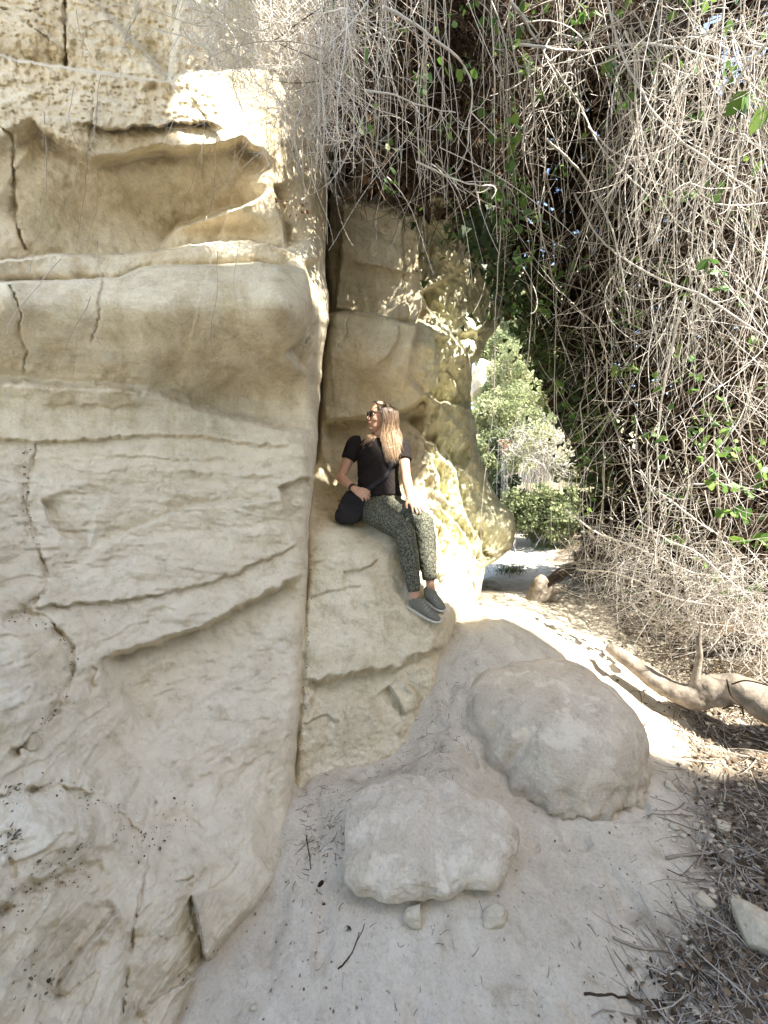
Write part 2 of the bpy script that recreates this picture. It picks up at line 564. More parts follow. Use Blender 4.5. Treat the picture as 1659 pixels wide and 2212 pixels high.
A.groove([(-40, 2010), (50, 1930), (130, 1890), (230, 1870)], 0.028, 17.6)
A.groove([(40, 1790), (20, 1850), (30, 1900)], 0.017, 8.0)
A.groove([(322, 1862), (305, 1935), (290, 2000), (270, 2130), (262, 2200)], 0.021, 4.8)
A.groove([(415, 1912), (412, 1960), (425, 2010), (440, 2060), (442, 2100)], 0.021, 5.6)
A.step([(415, 1930), (430, 2000), (445, 2085)], -.05, 40, .02, 30, 2, .1, 2)
A.groove([(286, 2028), (340, 2020), (365, 2030), (392, 2015), (398, 1985), (420, 1955)], 0.011, 2.8)
A.groove([(398, 2000), (420, 2022), (470, 2032), (490, 2040), (480, 2075)], 0.011, 2.8)
A.groove([(330, 1880), (345, 1900), (400, 1905), (420, 1890)], 0.011, 3.2)
A.groove([(330, 1720), (335, 1740)], 0.011, 2.4)
A.groove([(345, 1775), (400, 1760), (440, 1790), (500, 1760), (560, 1740)], 0.014, 4.8)
A.step([(120, 2150), (170, 2060), (220, 2010), (260, 1960)], .03, 40, -.03, 30, 4, .1, 5)
A.step([(290, 2190), (350, 2150), (420, 2110), (470, 2070)], .02, 30, -.03, 30, 4, .1, 5)
A.blob(540, 1730, 90, 150, -.05, .2)
A.blob(420, 1640, 160, 45, -.03, -.5)
A.groove([(215, 570), (225, 610), (212, 650), (215, 690), (195, 740)], 0.022, 2.8)
A.groove([(20, 610), (45, 680), (40, 720), (58, 760), (50, 810)], 0.028, 3.6)
A.groove([(0, 270), (25, 300), (30, 380), (28, 460), (50, 530), (58, 552)], 0.055, 6.4)
A.groove([(205, 165), (200, 250), (192, 330)], 0.028, 3.2)
A.groove([(132, -100), (140, 0), (140, 60), (143, 150)], 0.088, 4.8, 2)
A.groove([(0, 20), (40, 25), (90, 20)], 0.028, 4.0)
A.groove([(40, 30), (70, 60), (110, 90)], 0.022, 3.2)
A.blob(50, 70, 60, 50, -.08)
# strata and weathering noise
W = px(U, V, A.Y)
Q = W.copy()
Q[..., 2] = Q[..., 2] * 4.2 + Q[..., 0] * 0.7
rough_up = smooth((360 - V) / 120) * smooth((520 - U) / 80)
lower = smooth((V - 930) / 120)
n_big = fbm(W * 2.2, 4)
n_str = fbm(Q * 1.7, 5, .55)
n_fine = fbm(W * 16.0, 4, .6)
n_rid = ridged(Q * 3.0 + 5, 4, .55)
A.Y += .020 * n_big + .015 * n_str * (0.3 + 0.7 * lower) + (.0025 + .003 * lower + .006 * rough_up) * n_fine
A.Y -= .004 * (n_rid - .4) * lower * smooth(fbm(W * 1.3 + 40, 2) + .5)
A.Y += rough_up * (.011 * (1 - ridged(W * np.array([6, 6, 11.0]), 5, .62)) + .008 * fbm(W * 24, 3, .6))
# plates that have flaked off: little hard-edged ledges in the lower rock
fl = fbm(Q * 2.6 + 20, 4, .5)
A.Y += .007 * smooth((fl - .05) / .10) * (0.1 + 0.9 * lower)
fl = fbm(Q * np.array([5.0, 5.0, 3.0]) + 70, 4, .5)
A.Y += .0035 * smooth((fl - .15) / .08) * lower
# long soft folds sweeping up to the joint
ph = (V + .42 * U) / 62.0 + 1.6 * fbm(np.stack([U / 210, V / 120, U * 0 + 6], -1), 3)
A.Y += .020 * lower * np.sin(ph) * np.clip(.6 + .9 * fbm(np.stack([U / 240, V / 160, U * 0 + 16], -1), 2), 0, 1.2)
# rounded free edge and the joint face behind it
t = np.clip((U - (rt[:, None] - 34)) / 34.0, 0, 1)
A.Y += (.16 + .05 * (V < 900)) * (1 - np.sqrt(np.clip(1 - t ** 2, 0, 1)))
Wl = px(U, V, A.Y)
sk = []
for k, dY in enumerate((.06, .16, .35, .7, 1.2)):
    sk.append(px(U[:, -1] - 1.5 * (k + 1), V[:, -1], A.Y[:, -1] + dY))
Wfull = np.concatenate([Wl, np.stack(sk, 1)], 1)
NCA = Wfull.shape[1]
tint = .85 * smooth((V - 840) / 260) * np.clip(.8 + .5 * fbm(W * 1.5, 3), .2, 1)
tint = np.concatenate([tint, np.repeat(tint[:, -1:], NCA - nu, 1)], 1)
me = mesh_np('rock_face', Wfull.reshape(-1, 3), grid_faces(nv, NCA), True, {'tint': tint})
cliff_left = link('cliff', me, M_ROCK)
tag(cliff_left, 'large pale sandstone cliff with stacked rounded ledges, left of the long vertical joint', 'cliff')

def left_at(u, v):
    i = int(np.clip(np.searchsorted(vv, v), 0, nv - 1))
    j = int(np.clip((u + 330) / (rt[i] + 330) * (nu - 1), 0, nu - 1))
    return Wl[i, j]

# --- right cliff: block, ledge she sits on, and the pale face turning away
SIL = [(-420, 1230), (300, 1190), (480, 1140), (560, 1122), (640, 1102), (690, 1085), (740, 1052), (764, 1042), (787, 1020), (850, 1018),
       (890, 1018), (920, 1030), (960, 1030), (1030, 1050), (1060, 1066), (1085, 1082), (1110, 1110), (1150, 1114), (1185, 1106),
       (1215, 1066), (1225, 1048), (1250, 1044), (1290, 1036), (1312, 1024), (1335, 1002), (1420, 965), (1540, 942), (1640, 892),
       (1700, 820), (1760, 775), (1820, 740)]
nv2, nu2 = 760, 300
vv2 = np.linspace(-420, 1820, nv2)
lt2 = edges(CRACK, vv2) - 55
rt2 = edges(SIL, vv2) + 3.0 * fbm(np.stack([vv2 / 26, vv2 * 0 + 4, vv2 * 0], -1), 4)
U2 = lt2[:, None] + (rt2 - lt2)[:, None] * np.linspace(0, 1, nu2)[None]
V2 = np.repeat(vv2[:, None], nu2, 1)
ctrl = []
for v, row in {
    -420: [(640, 3.7), (900, 4.3), (1200, 5.5)],
    200: [(640, 3.4), (800, 3.8), (950, 4.2), (1190, 5.2)],
    450: [(640, 3.2), (720, 3.25), (820, 3.3), (905, 3.42), (1000, 3.9), (1130, 4.8)],
    640: [(640, 3.2), (720, 3.25), (820, 3.3), (900, 3.36), (1000, 3.9), (1100, 4.7)],
    760: [(640, 3.0), (710, 3.05), (820, 3.05), (930, 3.22), (1000, 3.7), (1050, 4.2)],
    900: [(640, 3.2), (700, 3.3), (800, 3.38), (880, 3.42), (950, 3.65), (1030, 4.3)],
    1000: [(640, 3.15), (700, 3.28), (800, 3.36), (900, 3.38), (980, 3.62), (1040, 4.1)],
    1080: [(640, 2.98), (700, 3.1), (800, 3.26), (900, 3.26), (1000, 3.6), (1080, 4.2)],
    1130: [(650, 2.78), (730, 2.86), (800, 2.98), (860, 2.94), (930, 3.16), (1000, 3.5), (1110, 4.15)],
    1165: [(660, 2.62), (740, 2.66), (800, 2.74), (850, 2.74)],
    1195: [(660, 2.54), (750, 2.57), (845, 2.62), (920, 2.98), (1000, 3.4), (1110, 4.2)],
    1260: [(660, 2.45), (760, 2.48), (860, 2.55), (930, 2.78), (1000, 3.15), (1044, 3.45)],
    1340: [(660, 2.32), (760, 2.36), (880, 2.43), (960, 2.52), (1000, 2.9)],
    1460: [(660, 2.12), (800, 2.18), (950, 2.36)],
    1690: [(650, 1.85), (760, 1.9), (880, 2.02)],
    1820: [(650, 1.7), (800, 1.75)]}.items():
    ctrl += [(u, v, y) for u, y in row]
B = Relief(ctrl, U2, V2)
B.step([(700, 678), (745, 674), (785, 674), (829, 683), (862, 694), (905, 702)], .20, 60, -.16, 70, 2.5, .04, 3)
B.step([(740, 430), (736, 560), (725, 655), (722, 672)], -.09, 120, .09, 30, 2, .04, 1)
B.groove([(742, 440), (737, 550), (724, 660)], 0.033, 2.4)
B.step([(868, 440), (871, 600), (878, 640), (885, 692)], .05, 24, -.01, 20, 2.5, .04, 3)
B.step([(900, 430), (905, 560), (913, 640), (911, 665), (896, 700)], .40, 90, -.04, 30, 2.5, .06, 2)
B.step([(760, 565), (800, 572), (845, 585), (890, 590)], -.05, 18, .03, 25, 2.5, .15, 7)
B.step([(937, 727), (946, 784), (943, 834), (925, 850)], .32, 50, -.06, 40, 3, .06, 2)
B.step([(690, 912), (760, 905), (830, 898), (880, 888), (925, 850)], -.12, 60, .20, 60, 6, .08, 4)
B.groove([(751, 685), (749, 718), (741, 735), (728, 748)], 0.028, 2.4)
B.step([(861, 698), (858, 738), (830, 776), (806, 793)], .02, 20, -.035, 25, 2, .1, 3)
B.blob(787, 838, 34, 22, .09)
B.blob(840, 860, 40, 16, .05)
B.step([(712, 914), (735, 908), (752, 920), (756, 935)], .0, 10, -.03, 15, 2, .1, 2)
B.step([(905, 632), (929, 672), (963, 706), (988, 736), (1010, 766), (1020, 800)], 0.360, 70, -0.090, 45, 2.5, .05, 2)
B.step([(960, 790), (985, 830), (1005, 880)], 0.120, 30, -0.036, 20, 2, .15, 4)
B.step([(925, 850), (940, 865), (975, 872), (1020, 885)], 0.200, 28, -0.090, 40, 3, .1, 5)
B.step([(872, 905), (890, 920), (910, 945), (940, 965), (970, 1000), (1000, 1010), (1030, 985)], 0.200, 32, -0.090, 40, 4, .1, 4)
B.blob(893, 905, 16, 14, .12)
B.step([(905, 950), (930, 985), (950, 1030), (945, 1060), (975, 1090)], 0.200, 26, -0.108, 30, 3, .1, 4)
B.step([(960, 965), (985, 1020), (990, 1060), (1005, 1110), (1030, 1150), (1046, 1215)], 0.280, 45, -0.090, 40, 3, .1, 4)
B.step([(930, 1110), (955, 1130), (975, 1165), (990, 1180), (1010, 1190)], 0.160, 25, -0.072, 25, 3, .1, 3)
B.step([(950, 1090), (985, 1130), (1010, 1165), (1022, 1205), (1044, 1225)], 0.120, 20, -0.054, 20, 3, .1, 3)
B.blob(1078, 1150, 34, 44, -.10)
B.step([(1040, 1195), (1070, 1200), (1100, 1180)], -0.040, 15, 0.144, 30, 3, .1, 2)
B.blob(990, 1245, 48, 60, -.16)
B.blob(975, 1315, 30, 25, -.06)
B.groove([(668, 1192), (705, 1185), (740, 1175), (775, 1178)], 0.019, 4.0)
B.groove([(664, 1224), (700, 1212), (730, 1196), (752, 1190)], 0.022, 4.0)
B.groove([(664, 1206), (690, 1202), (706, 1196)], 0.017, 3.2)
B.step([(740, 1235), (775, 1232), (800, 1222), (815, 1205)], -.01, 12, .03, 22, 2.5, .1, 3)
B.step([(665, 1290), (730, 1275), (790, 1262)], -.005, 12, .02, 22, 2.5, .1, 4)
B.step([(655, 1480), (720, 1466), (770, 1452), (850, 1446), (900, 1424), (962, 1398)], -.03, 40, .08, 90, 9, .08, 9)
B.step([(655, 1562), (700, 1545), (735, 1560)], -.005, 14, .03, 25, 2, .1, 6)
B.step([(838, 1480), (852, 1500), (868, 1530), (880, 1545)], -.03, 20, .05, 22, 2.5, .1, 4)
B.step([(860, 1460), (890, 1490), (905, 1530)], .03, 18, -.03, 18, 2.5, .1, 4)
B.groove([(735, 1525), (748, 1555), (752, 1572)], 0.011, 3.2)
B.groove([(960, 1355), (930, 1400), (915, 1440), (925, 1480)], 0.011, 4.0)
dj = U2 - edges(CRACK, V2)
B.Y += .16 * np.exp(-np.maximum(dj, 0) / 7.0) * smooth((1020 - V2) / 60) + .03 * np.exp(-np.maximum(dj, 0) / 3.5) * smooth((V2 - 900) / 60)
W = px(U2, V2, B.Y)
Q = W.copy(); Q[..., 2] = Q[..., 2] * 3.4 + Q[..., 0] * 0.8
turn = smooth((U2 - 885) / 60) * smooth((1330 - V2) / 60)
folds = np.stack([(U2 + 0.45 * V2) / 26.0, (V2 - .3 * U2) / 90.0, U2 * 0], -1)
honey = smooth((V2 - 820) / 60)
B.Y += .030 * fbm(W * 2.4, 4) + .016 * fbm(Q * 1.9, 5, .55) + .006 * fbm(W * 15, 4, .6)
B.Y += turn * honey * .15 * (np.abs(fbm(folds, 3)) - .25) + turn * (1 - honey) * .05 * fbm(folds * np.array([.6, 2.2, 1]), 4)
B.Y += turn * (.024 * fbm(W * 9, 4, .65) + .016 * ridged(W * np.array([9, 9, 16]), 3, .6))
low = smooth((V2 - 1150) / 80) * (1 - turn)
fl = fbm(Q * 3.0 + 20, 4, .5)
B.Y += .005 * smooth((fl - .05) / .10) * low + .003 * fbm(W * 26, 3, .6) * low
t = np.clip((U2 - (rt2[:, None] - 30)) / 30.0, 0, 1)
B.Y += .17 * (1 - np.sqrt(np.clip(1 - t ** 2, 0, 1))) * smooth((1450 - V2) / 150) + .08 * (1 - np.sqrt(np.clip(1 - t ** 2, 0, 1))) * smooth((V2 - 1300) / 150)
Wr = px(U2, V2, B.Y)
sk = []
for k, dY in enumerate((.08, .25, .6, 1.2, 2.0)):
    sk.append(px(U2[:, -1] - 1.5 * (k + 1), V2[:, -1], B.Y[:, -1] + dY))
Wfull = np.concatenate([Wr, np.stack(sk, 1)], 1)
tint = smooth((U2 - 890) / 70) * smooth((1330 - V2) / 120) * smooth((V2 - 380) / 80) * np.clip(.75 + .5 * fbm(W * 2, 3), .25, 1)  # yellow-green glow of light through leaves, painted into the receding face's colour
tint = np.concatenate([tint, np.repeat(tint[:, -1:], 5, 1)], 1)
me = mesh_np('rock_face', Wfull.reshape(-1, 3), grid_faces(nv2, Wfull.shape[1]), True, {'tint': tint})
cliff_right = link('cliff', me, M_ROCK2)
tag(cliff_right, 'sandstone cliff behind and beneath the seated woman, its rippled face turning away', 'cliff')

def right_at(u, v):
    i = int(np.clip(np.searchsorted(vv2, v), 0, nv2 - 1))
    j = int(np.clip((u - lt2[i]) / (rt2[i] - lt2[i]) * (nu2 - 1), 0, nu2 - 1))
    return Wr[i, j]

# --- unseen rock wall added behind the camera, its crest shaped to shade the foreground
# shade line as seen on the rocks and the sand, carried back along the sun to the height of the crest
shade = np.array([(-1.14, 2.15, 3.74), (-.88, 2.18, 3.05), (-.80, 2.12, 2.72), (-.55, 2.30, 2.78), (-.42, 2.42, 2.62), (-.40, 2.8, 2.25), (-.30, 3.06, 1.92), (-.20, 3.12, 1.72), (-.12, 3.0, 1.72), (.0, 2.96, 1.60),
                  (.16, 2.66, 1.30), (.25, 2.50, .96), (.42, 2.72, .58), (.80, 2.78, .52), (1.11, 2.53, .45), (1.24, 2.02, .20), (1.44, 1.98, .10), (1.72, 1.84, .06)])
cs = shade + SUNV * ((9.0 - shade[:, 2]) / SUNV[2])[:, None]
print('crest', np.round(cs[:, :2], 2).tolist())
crest = np.concatenate([[(cs[0, 0] - 3.4, cs[0, 1] + 1.5), (cs[0, 0] - 1.3, cs[0, 1] + 1.5), (cs[0, 0] - .6, cs[0, 1] + 1.2), (cs[0, 0] - .2, cs[0, 1] + .6)], cs[:, :2],
                        [(cs[-1, 0] + 1.2, cs[-1, 1] - .2), (cs[-1, 0] + 3.2, cs[-1, 1] - .8), (cs[-1, 0] + 6, cs[-1, 1] - 3.0)]])
L_ = np.concatenate([[0], np.cumsum(np.linalg.norm(np.diff(crest, axis=0), axis=1))])
q_ = np.linspace(0, L_[-1], 240)
cr = np.stack([np.interp(q_, L_, crest[:, 0]), np.interp(q_, L_, crest[:, 1])], -1)
SH = float(cs[:, 1].mean())
zs = np.linspace(-.4, 9.0, 90)
G = np.zeros((len(zs), len(cr), 3))
G[..., 0] = cr[None, :, 0]; G[..., 1] = cr[None, :, 1]; G[..., 2] = zs[:, None]
back = (9.0 - G[..., 2])
G[..., 1] -= np.maximum(.04, (cr[None, :, 1] + 2.3) / 7.4) * back + .35 * np.abs(np.sin(back * .9)) * smooth(back / 2)
nz = fbm(G * np.array([1.2, 1.2, 2.4]), 4)
G[..., 1] += (.22 * nz + .05 * gnoise(G * 3)) * smooth(back / 1.0)
top = np.stack([cr[:, 0], cr[:, 1], np.full(len(cr), 9.0)], -1)
rows = [G]
for dy, dz in ((-.4, .05), (-1.5, .0), (-4, -.5), (-7, -2.0)):
    r = top.copy(); r[:, 1] += dy; r[:, 2] += dz; r[:, 0] -= -dy * .15
    rows.append(r[None])
G = np.concatenate(rows, 0)
me = mesh_np('rock_face', G.reshape(-1, 3), grid_faces(G.shape[0], G.shape[1]))
tag(link('cliff', me, M_ROCK), 'unseen high sandstone wall added behind the camera to shade the foreground', 'cliff')

# ------------------------------------------------------------------ ground
GZ = tps([(-.6, 1.2, 0), (-.4, 1.7, 0), (0, .8, -.01), (0, 1.2, 0), (.15, 1.95, .02), (1.0, 1.3, 0), (.2, 1.58, .215), (.36, 1.62, .19), (.02, 1.58, .15), (.55, 1.75, .08), (-.24, 1.42, .01), (.6, 1.42, .01), (.2, 1.18, 0), (.25, 1.8, .21), (1.5, 1.2, .02), (2.5, 1.2, .14),
          (1.5, 2.1, .1), (2.3, 2.2, .2), (.35, 2.2, .22), (.5, 2.55, .46), (.55, 2.9, .5), (.95, 2.42, .50), (1.22, 2.34, .36), (.70, 2.34, .45), (.52, 2.25, .31), (1.4, 2.6, .30), (.9, 3.3, .42), (1.1, 4, .31),
          (1.6, 3.5, .30), (2.2, 3.5, .30), (1.2, 5, .06), (2, 5, .12), (1.5, 7, 0), (3, 7, .1), (2, 10, -.05), (4, 10, .3), (4, 3, .5), (3, 16, .2),
          (0, -3, 0), (-3, 0, 0), (-3, 3, 0), (5, 0, .3), (5, -3, .2), (0, 4, .3), (-3, 6, .5), (8, 8, .8), (-8, 14, .8), (8, 18, .6), (-8, -8, 0), (10, -8, .3)], 2.0)

def gz_arr(x, y):
    x = np.asarray(x, float); y = np.asarray(y, float)
    z = GZ(np.clip(x, -8, 10), np.clip(y, -8, 18))
    p = np.stack([x, y, x * 0], -1)
    z = z + .014 * fbm(p * 2.6, 4) + (.0045 * fbm(p * np.array([16, 9, 1.0]), 4, .6) - .022 * smooth((fbm(p * np.array([6, 4.5, 1]) + 5, 2) - .22) / .25) + .003 * fbm(p * 40, 3, .6)) * (np.abs(y) < 12)
    return z

def gz(x, y):
    return float(gz_arr(np.array([x]), np.array([y]))[0])

n = 460
t = np.linspace(-1, 1, n)
gx = .8 + 2.6 * t + 4.0 * t ** 3 + 55 * np.sign(t) * np.abs(t) ** 13
gy = 2.3 + 2.4 * t + 5.0 * t ** 3 + 60 * np.sign(t) * np.abs(t) ** 13
X, Y = np.meshgrid(gx, gy)
Z = gz_arr(X, Y)
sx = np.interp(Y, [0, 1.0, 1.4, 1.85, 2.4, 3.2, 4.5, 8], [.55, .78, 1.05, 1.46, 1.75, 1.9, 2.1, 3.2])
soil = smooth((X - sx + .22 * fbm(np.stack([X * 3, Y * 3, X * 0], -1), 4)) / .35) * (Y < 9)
me = mesh_np('ground', np.stack([X, Y, Z], -1).reshape(-1, 3), grid_faces(n, n)[:, ::-1], True, {'tint': soil})
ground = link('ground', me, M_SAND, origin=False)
tag(ground, kind='structure')

# ------------------------------------------------------------------ boulders and loose stones
def ico(sub):
    import bmesh
    bm = bmesh.new()
    bmesh.ops.create_icosphere(bm, subdivisions=sub, radius=1.0)
    v = np.array([x.co[:] for x in bm.verts]); f = np.array([[q.index for q in p.verts] for p in bm.faces])
    bm.free()
    return v, f
ICO6 = ico(6); ICO4 = ico(4); ICO3 = ico(3)

def make_rock(name, shape, mat, label, cat='boulder', ic=ICO6, group=None):
    v, f = ic
    me = mesh_np(name, shape(v.copy()), f)
    return tag(link(name, me, mat), label, cat, group)

def big(v):
    d = v.copy()
    # broad domed block, blunt front, sandy back
    p = np.sign(d) * np.abs(d) ** np.array([.86, .86, .80])
    r = np.array([.485, .50, .385])
    p = p * r
    p[:, 2] *= np.where(d[:, 2] < 0, .7, 1.0)
    p[:, 0] += .10 * smooth((.2 - d[:, 1]) / 1.2) * d[:, 2]
    low = smooth((.25 - d[:, 2]) / .5) * smooth((.3 - d[:, 1]) / .5)
    q = p * 1.0 + np.array([4.0, 1, 2])
    p += d * (.026 * fbm(q * 2.2, 3) + .006 * fbm(q * 9, 4, .6))[:, None]
    p += d * (low * (.04 * fbm(q * np.array([9, 9, 15]), 4, .68) + .016 * ridged(q * np.array([20, 20, 34]), 3, .6)) + .003 * smooth((fbm(q * 5 + 3, 4) - .05) / .1))[:, None]
    # the two long flutes on its left flank
    for ang, w, dp in ((-2.35, .09, .05), (-2.75, .10, .045)):
        a = np.arctan2(d[:, 1] * 1.0, d[:, 0])
        da = (a - ang - .25 * d[:, 2] + np.pi) % (2 * np.pi) - np.pi
        p -= d * (dp * np.exp(-(da / w) ** 2) * smooth((.85 - d[:, 2]) / .5))[:, None]
    p[:, 2] -= .05 * np.maximum(0, d[:, 1]) ** 2
    return p + np.array([.945, 2.14, .075])
boulder_big = make_rock('boulder', big, M_BOULDER, 'large domed boulder with a rough undercut face, half buried right of the rock slope')

def flat(v):
    d = v
    p = np.sign(d) * np.abs(d) ** np.array([.80, .85, .72])
    a = np.arctan2(d[:, 1], d[:, 0])
    lob = 1 + .06 * np.cos(3 * a + .6) + .045 * np.cos(5 * a - 1.0) - .14 * np.exp(-((a + 1.15) / .16) ** 2) - .05 * np.exp(-((a + 2.15) / .2) ** 2)
    p = p * np.array([.355, .215, .095])
    p[:, :2] *= lob[:, None]
    p[:, 2] *= np.where(d[:, 2] < 0, .62, 1.0)
    p[:, :2] *= (1 - .38 * smooth((.1 - d[:, 2]) / 1.0))[:, None]
    # cushion top, hollowed along the middle, leaning to the front
    p[:, 2] -= .022 * np.exp(-((p[:, 0] - .07) / .05) ** 2) * smooth(d[:, 2] * 2)
    p[:, 2] += .24 * p[:, 1] + .015
    q = p + np.array([1.0, 7, 3])
    p += d * (.010 * fbm(q * 4.5, 3) + .0035 * fbm(q * 18, 4, .6) + .003 * smooth((fbm(q * 8 + 3, 4) - .05) / .12))[:, None]
    p += d * (-.006 * smooth((fbm(q * 17 + 3, 3) - .12) / .08))[:, None]
    return p + np.array([.165, 1.43, .10])
boulder_flat = make_rock('boulder', flat, M_BOULDER, 'low cushion-shaped boulder with a lobed overhanging lip, propped on small stones in the foreground sand')

def pebble(seed, c, r, rot=0.0):
    def f(v):
        p = np.sign(v) * np.abs(v) ** .85
        q = v * 1.2 + seed * 7.7
        p = p * (1 + .28 * gnoise(q) + .12 * gnoise(q * 2.4))[:, None] * np.array(r)
        # a few flat broken faces
        rs = np.random.default_rng(seed)
        for k in range(6):
            nrm = rs.normal(size=3); nrm /= np.linalg.norm(nrm)
            h = (p @ nrm) - .72 * np.max(r) * .85
            p = p - np.outer(np.maximum(0, h), nrm)
        ca, sa = math.cos(rot), math.sin(rot)
        p = p @ np.array([[ca, sa, 0], [-sa, ca, 0], [0, 0, 1]])
        return p + np.array(c)
    return f

def on_ground(u, v):
    """where the sight line through (u, v) meets the ground"""
    Y = np.linspace(.8, 12, 1200)
    P = px(np.full(1200, u), np.full(1200, v), Y)
    h = P[:, 2] - gz_arr(P[:, 0], P[:, 1])
    i = int(np.argmax(h < 0)) if (h < 0).any() else 1199
    return P[i]

for i, (u, v, r, lab) in enumerate([
        (893, 1985, (.045, .03, .032), 'pale broken stone wedged under the left lip of the cushion-shaped boulder'),
        (1070, 1985, (.05, .035, .032), 'smooth sandy stone under the right lip of the cushion-shaped boulder'),
        (868, 2008, (.020, .018, .012), 'small rounded pebble in the sand before the wedged broken stone'),
        (1640, 2030, (.09, .07, .06), 'reddish brown stone lying among twigs in the near right corner'),
        (1520, 1950, (.04, .03, .02), 'flat tan stone at the edge of the twig litter, beside the path'),
        (1455, 1790, (.022, .02, .015), 'small pale chip of stone on sand right of the large domed boulder'),
        (1560, 1790, (.04, .035, .02), 'dull stone half under twigs below the fallen log'),
        (1445, 1700, (.03, .02, .018), 'narrow light stone beside the shaded foot of the domed boulder')]):
    c = on_ground(u, v); c[2] += r[2] * .35
    make_rock('stone', pebble(20 + i, c, r, i * .8), M_STONE, lab, 'stone', ICO4)
c = np.array(left_at(85, 1592)); c[1] -= .02
make_rock('stone', pebble(44, c, (.028, .026, .024)), M_STONE, 'fist-sized stone caught in the debris-filled gap of the left cliff', 'stone', ICO4)
# ------------------------------------------------------------------ dry vines, bramble and leaves
M_TWIG = attr_mat('dry_stem', [(0.0, (.16, .115, .075)), (0.35, (.35, .30, .24)), (0.7, (.57, .52, .45)), (1.0, (.74, .70, .64))], rough=.7, spec=.3)
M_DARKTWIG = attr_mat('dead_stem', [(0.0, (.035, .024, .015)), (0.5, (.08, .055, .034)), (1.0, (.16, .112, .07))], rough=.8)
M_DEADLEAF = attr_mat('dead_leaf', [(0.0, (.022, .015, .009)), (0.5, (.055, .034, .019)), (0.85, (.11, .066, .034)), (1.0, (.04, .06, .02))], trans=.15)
M_LEAF = attr_mat('bramble_leaf', [(0.0, (.05, .12, .025)), (0.5, (.10, .20, .04)), (1.0, (.20, .30, .06))], rough=.5, trans=.35, spec=.35)
M_IVY = attr_mat('ivy_leaf', [(0.0, (.020, .040, .012)), (0.6, (.045, .075, .020)), (1.0, (.08, .11, .03))], rough=.45, trans=.25, spec=.35)
M_BUSH = attr_mat('bush_leaf', [(0.0, (.10, .125, .06)), (0.45, (.22, .25, .12)), (0.8, (.36, .38, .19)), (1.0, (.52, .50, .30))], rough=.55, trans=.35)
M_GRASS = attr_mat('grass_blade', [(0.0, (.08, .12, .03)), (1.0, (.22, .28, .08))], trans=.3)
M_BARK = plain_mat('pale_bark', (.22, .185, .145), rough=.9, var=.5, scale=16, bump_s=.8, bump_d=.012)
M_DARKBARK = plain_mat('dark_bark', (.10, .075, .055), rough=.9, var=.4, scale=14, bump_s=.6, bump_d=.01)
M_CUT = plain_mat('cut_wood', (.52, .33, .16), rough=.8, var=.25, scale=30)

def inside(poly, U, V):
    p = np.array(poly, float); U = np.asarray(U); V = np.asarray(V)
    c = np.zeros(U.shape, bool); j = len(p) - 1
    for i in range(len(p)):
        xi, yi, xj, yj = p[i, 0], p[i, 1], p[j, 0], p[j, 1]
        m = ((yi > V) != (yj > V)) & (U < (xj - xi) * (V - yi) / (yj - yi + 1e-12) + xi)
        c ^= m; j = i
    return c

def scatter(poly, n, dens=None, rng=RNG):
    p = np.array(poly, float); lo, hi = p.min(0), p.max(0)
    out = []; got = 0
    while got < n:
        q = rng.uniform(lo, hi, (n * 3, 2))
        m = inside(poly, q[:, 0], q[:, 1])
        if dens is not None:
            m &= rng.uniform(0, 1, len(q)) < dens(q[:, 0], q[:, 1])
        q = q[m]; out.append(q); got += len(q)
    return np.concatenate(out)[:n]

# forward distance of the thicket's near side
def thick_y(u, v):
    u = np.asarray(u, float); v = np.asarray(v, float)
    y = np.interp(u, [350, 640, 800, 1000, 1100, 1230, 1330, 1450, 1659, 2000], [1.95, 2.2, 2.5, 2.8, 3.35, 4.3, 3.6, 2.95, 2.45, 2.1])
    up = np.interp(v, [-500, 0, 300, 600, 1000, 1400], [.62, .74, .84, .93, 1.0, 1.0])
    up = np.where(u < 760, np.maximum(up, np.interp(u, [640, 760], [.90, .74])), up)
    return y * up

# sunlit places the thicket must leave a gap for: (point, clear radius)
LIT = [(pv(815, 893, 2.95), .13), (pv(850, 930, 2.95), .13), (pv(872, 1000, 2.9), .10), (pv(882, 1050, 2.8), .09), (pv(925, 1120, 2.63), .09), (pv(860, 968, 2.95), .10),
       (pv(430, 210, 2.2), .22), (pv(500, 300, 2.25), .20), (pv(500, 220, 2.25), .16), (pv(570, 330, 2.35), .14), (pv(668, 570, 2.3), .08), (pv(700, 640, 2.5), .08),
       (pv(1000, 770, 3.75), .17), (pv(1030, 700, 4.2), .15), (pv(990, 1240, 3.1), .18), (pv(1060, 1340, 3.4), .16), (pv(1180, 1370, 3.1), .16), (pv(1120, 1300, 4.0), .16), (pv(1250, 1380, 2.9), .15), (pv(1400, 1560, 2.1), .14)]
def keeps_light(P):
    """True where a piece at P (n, 3) would not stand in the sun of a place in LIT"""
    ok = np.ones(len(P), bool)
    for c, r in LIT:
        d = P - np.array(c)
        t = d @ SUNV
        q = np.linalg.norm(d - t[:, None] * SUNV, axis=1)
        ok &= ~((t > .05) & (q < r))
    return ok

# picture-space survey outline of the thicket
THICK = [(700, -260), (700, 120), (715, 260), (745, 330), (800, 405), (900, 440), (985, 490), (1050, 570), (1085, 655), (1140, 730), (1170, 810), (1200, 890),
         (1242, 965), (1262, 1060), (1250, 1200), (1228, 1290), (1330, 1345), (1480, 1345), (1700, 1400), (1850, 1430), (1850, 900), (1740, 800), (1740, -50), (1280, -50), (1240, -260)]

